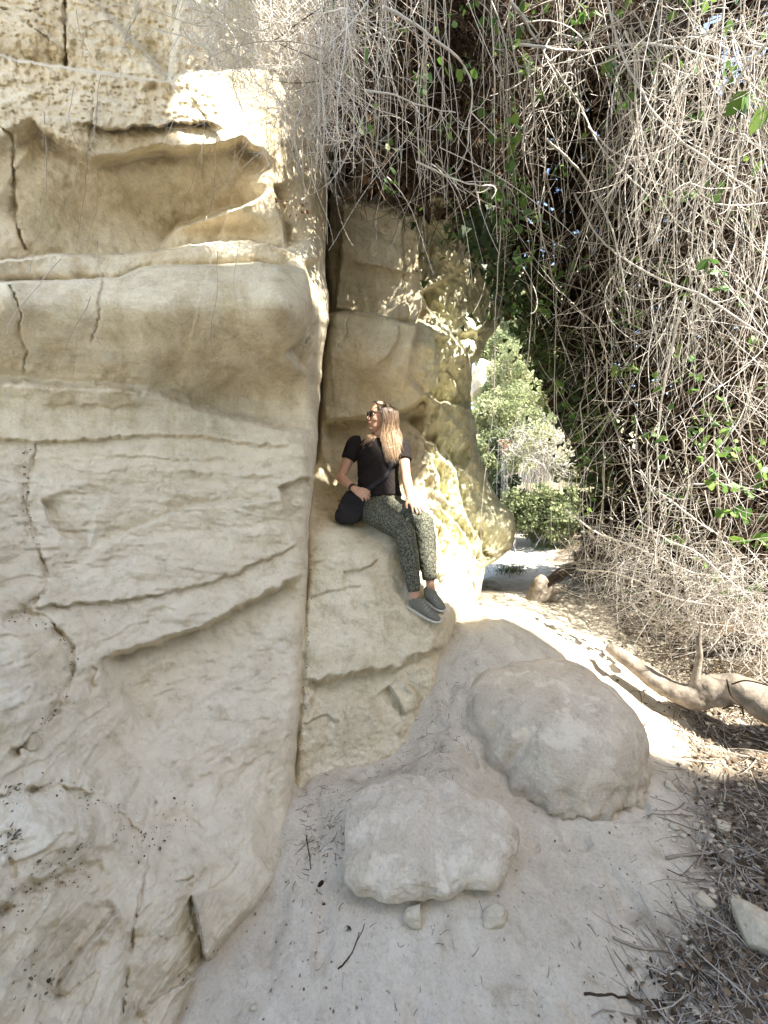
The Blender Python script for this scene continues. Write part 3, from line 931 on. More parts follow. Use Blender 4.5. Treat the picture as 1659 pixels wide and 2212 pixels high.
def wander(P0, dirs, K, step, curl, grav, rng=RNG):
    """random walking stems: start (N,3), direction (N,3) -> (N,K,3)"""
    N = len(P0)
    out = np.zeros((N, K, 3)); out[:, 0] = P0
    d = dirs / (np.linalg.norm(dirs, axis=1, keepdims=True) + 1e-9)
    bend = rng.normal(size=(N, 3)) * curl
    step = np.broadcast_to(step, (N,))
    for k in range(1, K):
        bend += rng.normal(size=(N, 3)) * curl * .6
        d = d + bend
        d[:, 2] -= grav
        d /= np.linalg.norm(d, axis=1, keepdims=True)
        out[:, k] = out[:, k - 1] + d * step[:, None]
    return out

def stems_mesh(name, paths, rad, tone, sides=3, taper=.45):
    N, K, _ = paths.shape
    rr = np.asarray(rad)[:, None] * np.linspace(1, taper, K)[None]
    V, F = tubes(paths, rr, sides)
    return mesh_np(name, V, F, True, {'tone': np.repeat(np.asarray(tone), K * sides)})

def leaf_quads(P, size, tone, shape='oval', droop=.5, rng=RNG, nrm=None, fold=.25):
    """small leaves, each two folded halves (6 points): verts, faces, tone"""
    n = len(P)
    a = rng.normal(size=(n, 3)); a[:, 2] -= droop
    a /= np.linalg.norm(a, axis=1, keepdims=True)
    b = rng.normal(size=(n, 3)) if nrm is None else np.cross(a, nrm) + rng.normal(size=(n, 3)) * .25
    b -= (b * a).sum(1, keepdims=True) * a
    b /= np.linalg.norm(b, axis=1, keepdims=True) + 1e-9
    c = np.cross(a, b)
    s = np.broadcast_to(np.asarray(size, float), (n,))[:, None]
    w = .34 if shape == 'oval' else .5
    pts = [P, P + s * (.30 * a + w * b + fold * w * c), P + s * (.72 * a + .8 * w * b + fold * w * .8 * c), P + s * a,
           P + s * (.72 * a - .8 * w * b + fold * w * .8 * c), P + s * (.30 * a - w * b + fold * w * c)]
    if shape == 'ivy':
        pts = [P, P + s * (-.08 * a + .55 * b), P + s * (.48 * a + .26 * b), P + s * a, P + s * (.48 * a - .26 * b), P + s * (-.08 * a - .55 * b)]
    V = np.stack(pts, 1).reshape(-1, 3)
    i = np.arange(n)[:, None] * 6
    F = np.concatenate([i + np.array([[0, 1, 2, 3]]), i + np.array([[0, 3, 4, 5]])])
    return V, F, np.repeat(np.asarray(tone), 6)

def leaves_mesh(name, *sets):
    acc = Acc()
    for V, F, t in sets:
        acc.add(V, F, t)
    return acc.mesh(name, True, 'tone')

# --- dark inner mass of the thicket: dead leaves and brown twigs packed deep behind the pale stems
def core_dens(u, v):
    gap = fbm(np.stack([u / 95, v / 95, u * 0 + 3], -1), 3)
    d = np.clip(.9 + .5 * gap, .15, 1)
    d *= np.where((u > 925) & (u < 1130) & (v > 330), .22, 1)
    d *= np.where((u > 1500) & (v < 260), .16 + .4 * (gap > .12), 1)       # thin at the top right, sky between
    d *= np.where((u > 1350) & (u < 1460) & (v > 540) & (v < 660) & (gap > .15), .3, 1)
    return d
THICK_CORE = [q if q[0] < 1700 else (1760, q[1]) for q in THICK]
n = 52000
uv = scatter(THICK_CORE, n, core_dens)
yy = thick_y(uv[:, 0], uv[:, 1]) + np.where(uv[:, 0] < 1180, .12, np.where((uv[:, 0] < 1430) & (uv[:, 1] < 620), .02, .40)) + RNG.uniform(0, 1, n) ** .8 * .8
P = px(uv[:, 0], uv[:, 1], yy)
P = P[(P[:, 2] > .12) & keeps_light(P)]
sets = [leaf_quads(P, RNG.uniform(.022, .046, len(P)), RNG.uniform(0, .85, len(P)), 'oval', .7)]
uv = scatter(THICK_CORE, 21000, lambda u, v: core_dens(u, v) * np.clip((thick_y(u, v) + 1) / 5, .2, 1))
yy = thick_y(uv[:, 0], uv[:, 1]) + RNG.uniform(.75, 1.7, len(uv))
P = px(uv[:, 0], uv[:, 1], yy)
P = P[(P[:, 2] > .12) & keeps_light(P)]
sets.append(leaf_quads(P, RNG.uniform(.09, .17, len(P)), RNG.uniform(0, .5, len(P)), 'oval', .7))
# boxes of unseen leaves above the picture, added to shade the cliff faces
n = 3000
q = RNG.uniform((-1.3, 1.8, 5.0), (.4, 2.7, 5.8), (n, 3))
q = q[keeps_light(q)]
sets.append(leaf_quads(q, RNG.uniform(.06, .12, len(q)), RNG.uniform(0, .7, len(q)), 'oval', .3))
for lo, hi, n in (((.85, 1.56, 4.7), (1.95, 2.05, 5.3), 3800), ((2.1, 1.9, 4.95), (3.0, 2.6, 5.5), 1100)):
    q = RNG.uniform(lo, hi, (n, 3)); q = q[keeps_light(q)]
    sets.append(leaf_quads(q, RNG.uniform(.06, .12, len(q)), RNG.uniform(0, .7, len(q)), 'oval', .3))
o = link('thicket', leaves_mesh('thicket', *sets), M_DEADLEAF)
tag(o, 'dark brown mass of dead leaves packed behind the pale vine stems, plus unseen leaves added overhead for shade', 'thicket', kind='stuff')

# green leaves in patches through the thicket, thickest round the arch
uv = scatter(THICK, 1700, lambda u, v: np.clip((fbm(np.stack([u / 55, v / 55, u * 0 + 31], -1), 3) - .15) * 2.2, 0, 1) * np.interp(u, [700, 1000, 1120, 1300, 1659], [.12, .5, 1, .6, .55]))
P = px(uv[:, 0], uv[:, 1], thick_y(uv[:, 0], uv[:, 1]) + RNG.uniform(-.25, .45, len(uv)))
P = P[keeps_light(P)]
o = link('bramble_leaves', leaves_mesh('bramble_leaves', leaf_quads(P, RNG.uniform(.022, .055, len(P)), RNG.uniform(.1, 1, len(P)), 'oval', .4)), M_LEAF)
tag(o, 'small green bramble leaves speckled through the thicket', 'bramble', kind='stuff')

# edge of the arch: hanging brown and green ivy leaves seen against the light
EDGE = [(985, 480), (1050, 560), (1085, 650), (1145, 725), (1178, 810), (1210, 885), (1250, 965), (1262, 1060), (1320, 1060), (1290, 960), (1262, 850), (1230, 760), (1190, 660), (1130, 560), (1050, 470)]
uv = scatter(EDGE, 1500, lambda u, v: np.clip(.5 + .9 * fbm(np.stack([u / 40, v / 40, u * 0], -1), 3), .03, 1)) + RNG.normal(size=(1500, 2)) * 22
yy = thick_y(uv[:, 0], uv[:, 1]) + RNG.uniform(-.1, .6, len(uv))
P = px(uv[:, 0], uv[:, 1], yy)
o = link('ivy_curtain', leaves_mesh('ivy_curtain', leaf_quads(P, RNG.uniform(.035, .08, len(P)), np.where(uv[:, 1] > 700, RNG.uniform(.2, 1, len(P)), RNG.uniform(0, .4, len(P))), 'ivy', 1.6)), M_IVY)
tag(o, 'dark ivy leaves hanging along the edge of the leafy arch over the path', 'ivy', kind='stuff')

# brown twigs inside
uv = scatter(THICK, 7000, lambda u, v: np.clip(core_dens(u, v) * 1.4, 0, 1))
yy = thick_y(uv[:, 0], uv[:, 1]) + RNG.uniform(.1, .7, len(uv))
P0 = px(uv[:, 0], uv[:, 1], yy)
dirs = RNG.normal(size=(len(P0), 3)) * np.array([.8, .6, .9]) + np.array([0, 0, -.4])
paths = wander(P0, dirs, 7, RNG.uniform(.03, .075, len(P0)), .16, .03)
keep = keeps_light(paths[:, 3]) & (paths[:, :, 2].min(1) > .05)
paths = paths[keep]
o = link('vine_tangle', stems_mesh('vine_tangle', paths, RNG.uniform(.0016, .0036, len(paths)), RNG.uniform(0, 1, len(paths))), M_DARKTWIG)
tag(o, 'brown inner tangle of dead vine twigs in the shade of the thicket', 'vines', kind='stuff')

# pale outer tangle: fine curled twigs and hanging stems in the sun
def tangle(poly, n, dens, ylo, yhi, K, step, curl, grav, rad, bias, tone=(.3, 1.0), hang=.5):
    uv = scatter(poly, n, dens)
    yy = thick_y(uv[:, 0], uv[:, 1]) + RNG.uniform(ylo, yhi, n)
    P0 = px(uv[:, 0], uv[:, 1], yy)
    dirs = RNG.normal(size=(n, 3)) * np.array([.7, .45, .7]) + np.array(bias)
    paths = wander(P0, dirs, K, RNG.uniform(step[0], step[1], n), curl, grav)
    z = gz_arr(paths[..., 0], paths[..., 1])
    ok = (paths[..., 2] - z).min(1) > -.02
    ok &= keeps_light(paths[:, K // 2])
    return paths[ok], (rad[0] + (rad[1] - rad[0]) * RNG.uniform(0, 1, ok.sum()) ** 2.2 * 1.4) * np.clip(yy[ok] / 2.8, .5, 1.25), RNG.uniform(tone[0], tone[1], ok.sum())

def right_dens(u, v):
    g = fbm(np.stack([u / 120, v / 150, u * 0 + 8], -1), 3)
    d = .55 + .55 * g
    d *= np.interp(u, [700, 1000, 1150, 1300, 1659], [.12, .10, .28, .85, 1.0])
    d *= np.interp(v, [-400, 0, 600, 1000, 1250, 1340], [1, 1, .9, .8, 1.3, 1.3])
    d *= np.where((u > 1480) & (v > 1100) & (v < 1280), .25, 1)            # the black hollow low on the right
    return np.clip(d, .02, 1)
groups = []
groups.append(tangle(THICK, 1500, right_dens, -.38, .25, 12, (.035, .09), .055, .06, (.0013, .0036), (.1, 0, -.9), (.3, 1)))
groups.append(tangle(THICK, 1500, right_dens, -.42, .20, 7, (.02, .05), .22, .02, (.0011, .0024), (0, 0, -.2), (.3, 1)))
# upper left tangle hanging before the cliff
TL = [(330, -250), (360, 60), (420, 110), (480, 140), (560, 190), (620, 260), (660, 330), (720, 330), (760, 300), (760, -250)]
tl_d = lambda u, v: np.clip(np.interp(v, [-250, 0, 120, 330], [1, 1, .9, .35]) * (.55 + .5 * fbm(np.stack([u / 70, v / 70, u * 0 + 2], -1), 3)) * np.interp(u, [340, 520, 720], [.35, .8, 1]), .02, 1)
g2 = []
g2.append(tangle(TL, 1300, tl_d, -.12, .22, 12, (.02, .05), .09, .05, (.0012, .0028), (.3, 0, -.6), (.45, 1)))
g2.append(tangle(TL, 1500, tl_d, -.12, .25, 7, (.015, .04), .26, .02, (.0010, .0020), (.1, 0, -.2), (.35, 1)))
# low brush of the thicket's foot, fanning onto the path
FOOT = [(1225, 1180), (1300, 1120), (1480, 1180), (1700, 1200), (1760, 1420), (1500, 1400), (1330, 1350), (1215, 1300)]
groups.append(tangle(FOOT, 1400, None, -.25, .15, 8, (.03, .07), .12, .03, (.0014, .0030), (-.35, -.2, -.35), (.45, 1)))
for gs, lab in ((groups, 'pale sunlit tangle of bare twigs covering the right side of the gully'), (g2, 'fine pale bare twigs tangled before the top of the left cliff')):
    acc = Acc()
    for paths, rad, tone in gs:
        N, K, _ = paths.shape
        rr = rad[:, None] * np.linspace(1, .45, K)[None]
        V, F = tubes(paths, rr, 3)
        acc.add(V, F, np.repeat(tone, K * 3))
    o = link('vine_tangle', acc.mesh('vine_tangle', True, 'tone'), M_TWIG)
    tag(o, lab, 'vines', kind='stuff')

# --- single stems one can follow by eye
def vine(uv_y, rad, label, group, tone=.8, twigs=6, name='vine_stem', mat=None, tw_len=.06):
    pts = np.array([px(u, v, y) for u, v, y in uv_y])
    n = max(14, len(pts) * 6)
    rad = rad * min(1.2, max(.55, float(np.mean([q[2] for q in uv_y])) / 2.7))
    path = spline(pts, n)
    path += .008 * np.stack([gnoise(path * 9 + rad * 999), gnoise(path * 9 + 40), gnoise(path * 9 + 80)], -1)
    acc = Acc()
    acc.tube(path, np.linspace(rad, rad * .5, n), 5, True, tone)
    for k in range(twigs):
        i = random.randrange(2, n - 1)
        d = np.array([[random.uniform(-1, 1), random.uniform(-.6, .6), random.uniform(-1, .3)]])
        w = wander(path[i:i + 1], d, 5, np.array([tw_len / 4 * random.uniform(.6, 1.6)]), .2, .03)
        acc.tube(w[0], np.linspace(rad * .5, rad * .25, 5), 3, False, tone)
    o = link(name, acc.mesh(name, True, 'tone'), mat or M_TWIG)
    return tag(o, label, 'vine', group)

rs = random.Random(5)
def ty(u, v, off=0.0):
    return float(thick_y(u, v)) + off
# stems that hang down in front of the dark middle of the thicket
for k in range(44):
    u0 = rs.uniform(680, 1130); v1 = rs.uniform(300, 420) + max(0, (u0 - 800) * .55) * rs.uniform(.5, 1.0)
    v0 = -120; off = rs.uniform(-.35, -.05); du = rs.uniform(-30, 30)
    seq = []
    for t in (0, .25, .5, .75, 1):
        v = v0 + (v1 - v0) * t
        u = u0 + du * t + rs.uniform(-9, 9)
        seq.append((u, v, ty(u0, v, off)))
    if not keeps_light(np.array([px(*q) for q in seq])).all(): continue
    vine(seq, rs.uniform(.0022, .0042), 'pale bare vine stem hanging straight before the dark middle of the thicket', 'vine stems hanging in the middle', rs.uniform(.55, 1), rs.randrange(3, 9))
# long stems sweeping down the right side
for k in range(70):
    u0 = rs.uniform(1080, 1750); v0 = rs.uniform(-150, 500); ln = rs.uniform(300, 800)
    v1 = min(v0 + ln, 1310); off = rs.uniform(-.4, .0); du = rs.uniform(-60, 130) * (1 if u0 < 1400 else -.8)
    seq = []
    for t in (0, .25, .5, .75, 1):
        v = v0 + (v1 - v0) * t
        u = u0 + du * t ** 1.3 + rs.uniform(-12, 12)
        seq.append((u, v, max(1.6, ty(u0, v, off))))
    if not keeps_light(np.array([px(*q) for q in seq])).all(): continue
    vine(seq, rs.uniform(.0022, .0046), 'long pale vine stem sweeping down among the sunlit twigs on the right', 'vine stems on the right', rs.uniform(.5, 1), rs.randrange(4, 12), tw_len=.09)
# stems that reach the ground at the thicket's foot
for k in range(34):
    u0 = rs.uniform(1235, 1640); v0 = rs.uniform(850, 1080); v1 = rs.uniform(1270, 1350); off = rs.uniform(-.35, .1); du = rs.uniform(-70, 50)
    seq = [(u0 + du * t ** 1.4 + rs.uniform(-10, 10), v0 + (v1 - v0) * t, ty(u0, v0, off)) for t in (0, .25, .5, .75, 1)]
    if not keeps_light(np.array([px(*q) for q in seq])).all(): continue
    vine(seq, rs.uniform(.002, .0055), 'dry stem coming down to the ground at the foot of the right thicket', 'vine stems at the foot of the thicket', rs.uniform(.2, .95), rs.randrange(4, 10), tw_len=.12)
# slim trailing stems over the left cliff (in the shade)
for k, seq in enumerate([
        [(205, 150), (210, 240), (190, 330), (185, 400), (172, 470), (165, 545)], [(215, 160), (205, 300), (212, 420), (190, 520)],
        [(95, 240), (100, 330), (95, 430), (80, 520), (60, 590)], [(210, 520), (215, 640), (170, 720), (160, 810), (170, 925)],
        [(130, 560), (80, 620), (20, 700), (0, 730)], [(470, 540), (468, 640), (455, 730), (470, 790)], [(300, 20), (270, 90), (290, 140)],
        [(440, 300), (420, 380), (400, 440), (410, 480)], [(465, 320), (462, 420), (445, 475)], [(250, 40), (190, 60), (175, 130)],
        [(165, 20), (175, 80), (205, 130)], [(520, 520), (505, 600), (510, 660)], [(195, 640), (165, 700), (120, 800)], [(180, 670), (215, 740), (245, 768)],
        [(160, 180), (150, 260), (170, 330), (160, 420)], [(385, 150), (440, 190), (500, 250), (560, 320)]]):
    s3 = []
    for (u, v) in seq:
        c = left_at(u, v)
        s3.append((u, v, float(c[1]) - .05 - .02 * (k % 3)))
    vine(s3, .0022 if k % 2 else .003, 'thin grey trailing vine stem against the shaded left cliff', 'vine stems on the left cliff', .35 + .05 * (k % 5), 8, tw_len=.07)
# bright loops and stems of the upper left tangle
for k in range(26):
    u0 = rs.uniform(400, 730); v0 = rs.uniform(-120, 60); off = rs.uniform(-.12, .1)
    v1 = v0 + rs.uniform(150, 330); du = rs.uniform(-90, 110)
    seq = [(u0 + du * t ** 1.5 + rs.uniform(-16, 16), v0 + (v1 - v0) * t, ty(u0, v0, off)) for t in (0, .2, .4, .6, .8, 1)]
    if not keeps_light(np.array([px(*q) for q in seq])).all(): continue
    vine(seq, rs.uniform(.0018, .0034), 'white sunlit vine stem curling down before the top of the left cliff', 'vine stems at the upper left', rs.uniform(.7, 1), 8, tw_len=.08)
for seq, lab in [
        ([(1085, -20), (1130, 40), (1185, 130), (1245, 215), (1300, 320), (1400, 420)], 'thick white branch slanting from the top centre down to the right'),
        ([(830, 15), (905, 60), (1000, 140), (1020, 200), (1010, 300)], 'arched pale branch near the top centre of the thicket'),
        ([(1270, 275), (1330, 330), (1400, 335), (1480, 300)], 'pale branch sagging between stems high on the right'),
        ([(1120, 95), (1250, 110), (1400, 95), (1560, 130)], 'nearly level pale branch crossing the top of the right thicket'),
        ([(900, 350), (965, 380), (1030, 400), (1090, 398)], 'short level twig crossing the dark middle above the pale rock'),
        ([(790, 195), (850, 205), (900, 225), (985, 245)], 'pale crooked branch crossing the upper middle'),
        ([(1490, 690), (1520, 600), (1560, 500), (1590, 380), (1600, 250)], 'thick bare branch rising steeply on the right'),
        ([(1375, 1120), (1440, 1165), (1500, 1190), (1560, 1240), (1640, 1310)], 'long dry cane leaning over the black hollow at lower right'),
        ([(1420, 1060), (1500, 1120), (1540, 1150)], 'short bleached cane with a broken end above the black hollow'),
        ([(1220, 1100), (1290, 1150), (1370, 1180), (1500, 1240)], 'pale cane arching out of the foot of the thicket'),
        ([(1245, 1230), (1340, 1240), (1450, 1290), (1560, 1310)], 'low pale cane lying across the foot of the thicket'),
        ([(1690, 60), (1600, 160), (1540, 300), (1500, 480), (1490, 600)], 'thick old stem bending down from the top right corner'),
        ([(1300, -40), (1345, 120), (1420, 250), (1520, 340), (1640, 420)], 'thick grey stem crossing the top right from left to right'),
        ([(1240, 420), (1300, 520), (1400, 590), (1520, 640), (1640, 720)], 'thick bent stem running down to the right border above the middle'),
        ([(1180, 300), (1260, 380), (1330, 520), (1360, 700)], 'thick stem dropping beside the arch opening'),
        ([(1480, 640), (1440, 800), (1420, 960), (1430, 1120)], 'thick upright stem in the middle of the right thicket'),
        ([(640, 120), (700, 30), (760, 25), (830, 70)], 'looping pale branch above the dark vertical joint')]:
    vine([(u, v, max(1.5, ty(u, v, -.32))) for u, v in seq], .008 if 'thick' in lab else .0055, lab, None, .85, 8, name='branch', tw_len=.12)
vine([(u, v, max(1.5, ty(u, v, -.1))) for u, v in [(1412, -60), (1418, 120), (1425, 260), (1440, 380)]], .008, 'dark straight branch among the pale stems near the top right', None, .0, 4, name='branch', mat=M_DARKTWIG)

# --- green bramble shoots: a stem with toothed oval leaves
def shoot(seq, nleaf, size, label, mat=None, group=None, name='bramble_shoot', shape='oval', leaf='leaf', tone=(.3, 1)):
    pts = np.array([px(*q) for q in seq])
    n = 24
    path = spline(pts, n)
    root = empty(name, [float(c) for c in path[-1]], label, 'bramble' if shape == 'oval' else 'ivy', group)
    link('stem', Acc().tube(path, np.linspace(.0028, .0015, n), 5, True, .6).mesh('stem', True, 'tone'), M_TWIG, root)
    for k in range(nleaf):
        i = int((k + .5) / nleaf * (n - 1))
        base = path[i] + np.array([rs.uniform(-1, 1), rs.uniform(-.6, .6), rs.uniform(-.3, .6)]) * size * .5
        trip = 3 if shape == 'oval' else 1
        Ps = np.array([base + np.array([rs.uniform(-.5, .5), rs.uniform(-.4, .4), rs.uniform(-.2, .2)]) * size * .5 for _ in range(trip)])
        V, F, t = leaf_quads(Ps, size * RNG.uniform(.7, 1.15, trip), RNG.uniform(tone[0], tone[1], trip), shape, .35 if shape == 'oval' else 1.4, nrm=np.array([0.3, -.8, .6]), fold=.18)
        acc = Acc().add(V, F, t)
        for p in Ps:
            acc.tube(np.stack([path[i], p]), .0012, 3, False, .4)
        link(leaf, acc.mesh(leaf, True, 'tone'), mat or M_LEAF, root)
    return root

for seq, nl, sz, lab in [
        ([(1095, 265), (1105, 330), (1130, 400), (1145, 450), (1165, 480)], 8, .075, 'green bramble shoot trailing down the middle of the thicket above the arch'),
        ([(1110, 300), (1112, 370), (1120, 440), (1118, 520)], 5, .065, 'slim green bramble shoot beside the dark arch edge'),
        ([(1240, 0), (1262, 20), (1275, 45)], 3, .07, 'yellow-green leafy shoot at the top edge of the picture'),
        ([(1315, 130), (1330, 170), (1345, 230)], 4, .075, 'green shoot high among the right stems'),
        ([(1320, 810), (1350, 795), (1385, 800)], 4, .065, 'bright green leafy shoot in the centre of the right thicket'),
        ([(1405, 830), (1420, 825), (1435, 850)], 2, .06, 'small pair of green leaves right of the bright shoot'),
        ([(1500, 1000), (1530, 960), (1560, 980), (1590, 960)], 5, .06, 'green shoot with broad leaves above the black hollow'),
        ([(1535, 1010), (1555, 1040), (1590, 1055), (1620, 1060)], 5, .06, 'spreading green shoot just above the black hollow'),
        ([(1560, 1110), (1590, 1105), (1620, 1120)], 3, .065, 'three large green leaves over the black hollow'),
        ([(1600, 1170), (1635, 1165), (1665, 1185)], 4, .07, 'vivid green leaf cluster at the right border above the log'),
        ([(1620, 210), (1650, 225), (1668, 260)], 4, .09, 'large bright green leaves at the right border near the top'),
        ([(1205, 600), (1235, 590), (1270, 575)], 4, .07, 'green leaves lit from behind above the arch'),
        ([(1160, 655), (1180, 660), (1195, 680)], 3, .07, 'small leafy sprig hanging at the arch opening'),
        ([(1530, 560), (1560, 590), (1590, 640)], 3, .06, 'faint green shoot deep among the right stems'),
        ([(1400, 930), (1430, 950), (1450, 1000)], 3, .06, 'dull green shoot low among the right stems')]:
    shoot([(u, v, max(1.6, ty(u, v, -.34))) for u, v in seq], nl, sz, lab)
for seq, nl, sz, lab in [
        ([(1075, 395), (1090, 430), (1085, 470), (1100, 500)], 6, .055, 'green bramble shoot hanging just left of the longest one above the arch'),
        ([(1135, 470), (1150, 520), (1140, 560), (1120, 575)], 6, .06, 'bright green leaves at the tip of the shoot over the arch'),
        ([(1180, 560), (1200, 610), (1215, 640)], 5, .055, 'light green shoot among twigs right of the arch top'),
        ([(1195, 820), (1215, 860), (1240, 900)], 6, .07, 'broad dark green leaves bulging from the arch edge'),
        ([(1245, 920), (1258, 960), (1262, 1010)], 6, .07, 'green leaves on the arch edge above the brown foot brush'),
        ([(1255, 1040), (1275, 1080), (1270, 1120)], 5, .055, 'small leafy shoot at the lower arch edge'),
        ([(1330, 620), (1350, 660), (1345, 700)], 4, .05, 'pale green shoot in the sun right of the arch'),
        ([(1480, 760), (1500, 800), (1495, 850)], 4, .05, 'slender green shoot in the middle of the right thicket'),
        ([(1565, 860), (1580, 900), (1570, 940)], 4, .05, 'green shoot near the right border at head height'),
        ([(1620, 990), (1640, 1010), (1650, 1050)], 4, .055, 'green leaves near the right border above the log')]:
    shoot([(u, v, max(1.6, ty(u, v, -.36))) for u, v in seq], nl, sz, lab)
for seq, nl, lab in [
        ([(1052, 540), (1050, 590), (1040, 640), (1015, 690), (1005, 720)], 9, 'ivy strand dangling longest in front of the yellow-lit rock'),
        ([(1065, 600), (1062, 640), (1055, 680), (1042, 705)], 7, 'second ivy strand beside the longest one before the yellow-lit rock'),
        ([(912, 500), (915, 560), (910, 620)], 6, 'short dark ivy strand at the corner of the square block'),
        ([(985, 470), (975, 520), (955, 560)], 6, 'ivy strand hanging from the arch left of the brown leaves'),
        ([(880, 450), (885, 470), (890, 490)], 4, 'small dark ivy sprig under the hanging stems')]:
    shoot([(u, v, (3.15 if u < 930 else 3.5)) for u, v in seq], nl, .075, lab, M_IVY, None, 'ivy_strand', 'ivy', tone=(.3, 1))
# rusty dead leaves caught on the twigs left of the joint
uvs = np.array([(592, 428), (605, 452), (628, 448), (640, 462), (652, 446), (662, 452), (668, 440), (648, 432), (600, 432), (612, 440), (622, 436), (634, 445), (640, 438), (650, 455), (632, 425), (646, 470), (617, 452), (656, 440), (628, 462)])
P = px(uvs[:, 0], uvs[:, 1], np.full(len(uvs), 2.3))
o = link('dead_leaves', leaves_mesh('dead_leaves', leaf_quads(P, RNG.uniform(.014, .032, len(P)), RNG.uniform(0, 1, len(P)))), attr_mat('rusty_leaf', [(0, (.10, .045, .025)), (1, (.34, .17, .09))], trans=.2))
tag(o, 'cluster of withered rusty leaves on a twig left of the vertical joint', 'dead leaves')

# --- bank behind the thicket on the right
bt = np.linspace(0, 1, 80); bs = np.linspace(0, 1, 60)
bx = np.interp(bt, [0, .35, .6, 1], [3.2, 3.35, 3.9, 6.5]); by = np.interp(bt, [0, .35, .6, 1], [-1.5, 2.2, 4.8, 9.0])
G = np.zeros((60, 80, 3))
G[..., 0] = bx[None] + bs[:, None] * 2.2; G[..., 1] = by[None] + bs[:, None] * .6
G[..., 2] = .1 + 3.4 * bs[:, None] ** .8
G += .12 * fbm(G * 1.6, 4)[..., None]
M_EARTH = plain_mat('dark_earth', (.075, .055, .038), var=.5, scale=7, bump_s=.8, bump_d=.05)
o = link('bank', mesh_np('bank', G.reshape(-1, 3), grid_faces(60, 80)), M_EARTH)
tag(o, kind='structure')

# ------------------------------------------------------------------ beyond the arch: bushes, trees, a far pale rock
def bush(name, c, rad, nleaf, size, label, cat, tone, mat=None, twig=60, trunk=None, clump=9, tw_mat=None, twig_r=.006, tw_tone=(.3, .9)):
    c = np.array(c, float); rad = np.array(rad, float)
    root = empty(name, (float(c[0]), float(c[1]), float(gz(c[0], c[1]))), label, cat)
    base = np.array([c[0], c[1], gz(c[0], c[1]) - .05])
    d = RNG.normal(size=(clump * 5, 3)); d /= np.linalg.norm(d, axis=1, keepdims=True)
    cl = c + d * rad * RNG.uniform(.25, .95, (len(d), 1)); cr = RNG.uniform(.16, .36, len(d)) * rad.mean()
    ct = RNG.uniform(tone[0], tone[1], len(d))
    i = RNG.integers(0, len(cl), nleaf)
    q = RNG.normal(size=(nleaf, 3)); q /= np.linalg.norm(q, axis=1, keepdims=True)
    P = cl[i] + q * (cr[i] * RNG.uniform(.3, 1, nleaf) ** .5)[:, None]
    P[:, 2] = np.maximum(P[:, 2], base[2] + .05)
    t = np.clip(ct[i] + RNG.uniform(-.15, .15, nleaf), 0, 1)
    link('foliage', leaves_mesh('foliage', leaf_quads(P, size * RNG.uniform(.6, 1.3, nleaf), t, 'oval', 0.0)), mat or M_BUSH, root)
    n = twig
    ends = cl[RNG.integers(0, len(cl), n)] + RNG.normal(size=(n, 3)) * .12 * rad.mean()
    tt = np.linspace(0, 1, 8)[None, :, None]
    sp = base + RNG.normal(size=(n, 3)) * np.array([.3, .3, 0]) * rad.mean()
    paths = sp[:, None] * (1 - tt) + ends[:, None] * tt
    paths += .10 * rad.mean() * np.sin(tt * np.pi) * RNG.normal(size=(n, 1, 3)) + .03 * RNG.normal(size=paths.shape) * rad.mean()
    link('branches', stems_mesh('branches', paths, np.full(n, twig_r) * RNG.uniform(.5, 1.4, n), RNG.uniform(tw_tone[0], tw_tone[1], n), 3, .3), tw_mat or M_TWIG, root)
    if trunk:
        p = spline(np.array([base, base + (c - base) * .5 + np.array([.1, 0, 0]), c]), 14)
        link('trunk', Acc().tube(p, np.linspace(trunk, trunk * .35, 14), 8).mesh('trunk'), M_DARKBARK, root)
    return root

def far(u, v, Y): return [float(x) for x in px(u, v, Y)]
for args in [
        (far(1085, 1090, 8.2), (.75, .7, .75), 11000, .062, 'dark green bush at the bend of the path beside the pale cliff', (.0, .45)),
        (far(1190, 1110, 7.6), (.8, .7, .62), 11000, .062, 'dense low bush right of the bend in the path, dark at its foot', (.05, .5)),
        (far(1060, 900, 9.5), (.9, .8, .85), 11000, .062, 'sunlit green bush against the edge of the pale cliff', (.35, .95)),
        (far(1200, 870, 10.2), (1.2, .9, .9), 11000, .062, 'broad light green bush under the arch of vines', (.4, 1.0)),
        (far(1130, 800, 11.5), (1.0, .9, .9), 9000, .07, 'yellow-green bush behind the broad light one', (.55, 1.0)),
        (far(1150, 930, 9.2), (.9, .7, .6), 11000, .062, 'grey-green bush behind the leafless silvery one', (.3, .85)),
        (far(1060, 985, 8.8), (.6, .6, .6), 9000, .07, 'olive bush pressed against the cliff edge beside the red flowers', (.15, .7)),
        (far(1240, 990, 8.6), (.7, .6, .7), 6000, .06, 'pale bush at the right of the arch opening', (.4, .95))]:
    bush('bush', *args[:4], args[4], 'bush', args[5])
bush('dry_bush', far(1165, 960, 7.8), (.75, .5, .55), 1600, .06, 'leafless silvery bush of bare twigs in the sun under the arch', 'bush', (.7, 1), twig=14, twig_r=.005, tw_mat=M_DARKTWIG)
c = np.array(far(1180, 965, 7.7)); n = 700
P0 = c + RNG.normal(size=(n, 3)) * np.array([.36, .25, .22])
paths = wander(P0, RNG.normal(size=(n, 3)) * np.array([1, .6, .8]), 7, RNG.uniform(.04, .10, n), .10, .0)
dry = [o for o in COL.objects if o.name == 'dry_bush'][0]
link('twigs', stems_mesh('twigs', paths, RNG.uniform(.0022, .0045, n), RNG.uniform(.7, 1, n), 3, .4), M_TWIG, dry)
bush('red_shrub', far(1090, 965, 7.9), (.16, .12, .25), 120, .03, 'small shrub with red flowers before the dark green bush', 'shrub', (.5, .9),
     attr_mat('red_flower', [(0, (.12, .15, .05)), (.6, (.40, .16, .10)), (1, (.55, .26, .18))]), 20)
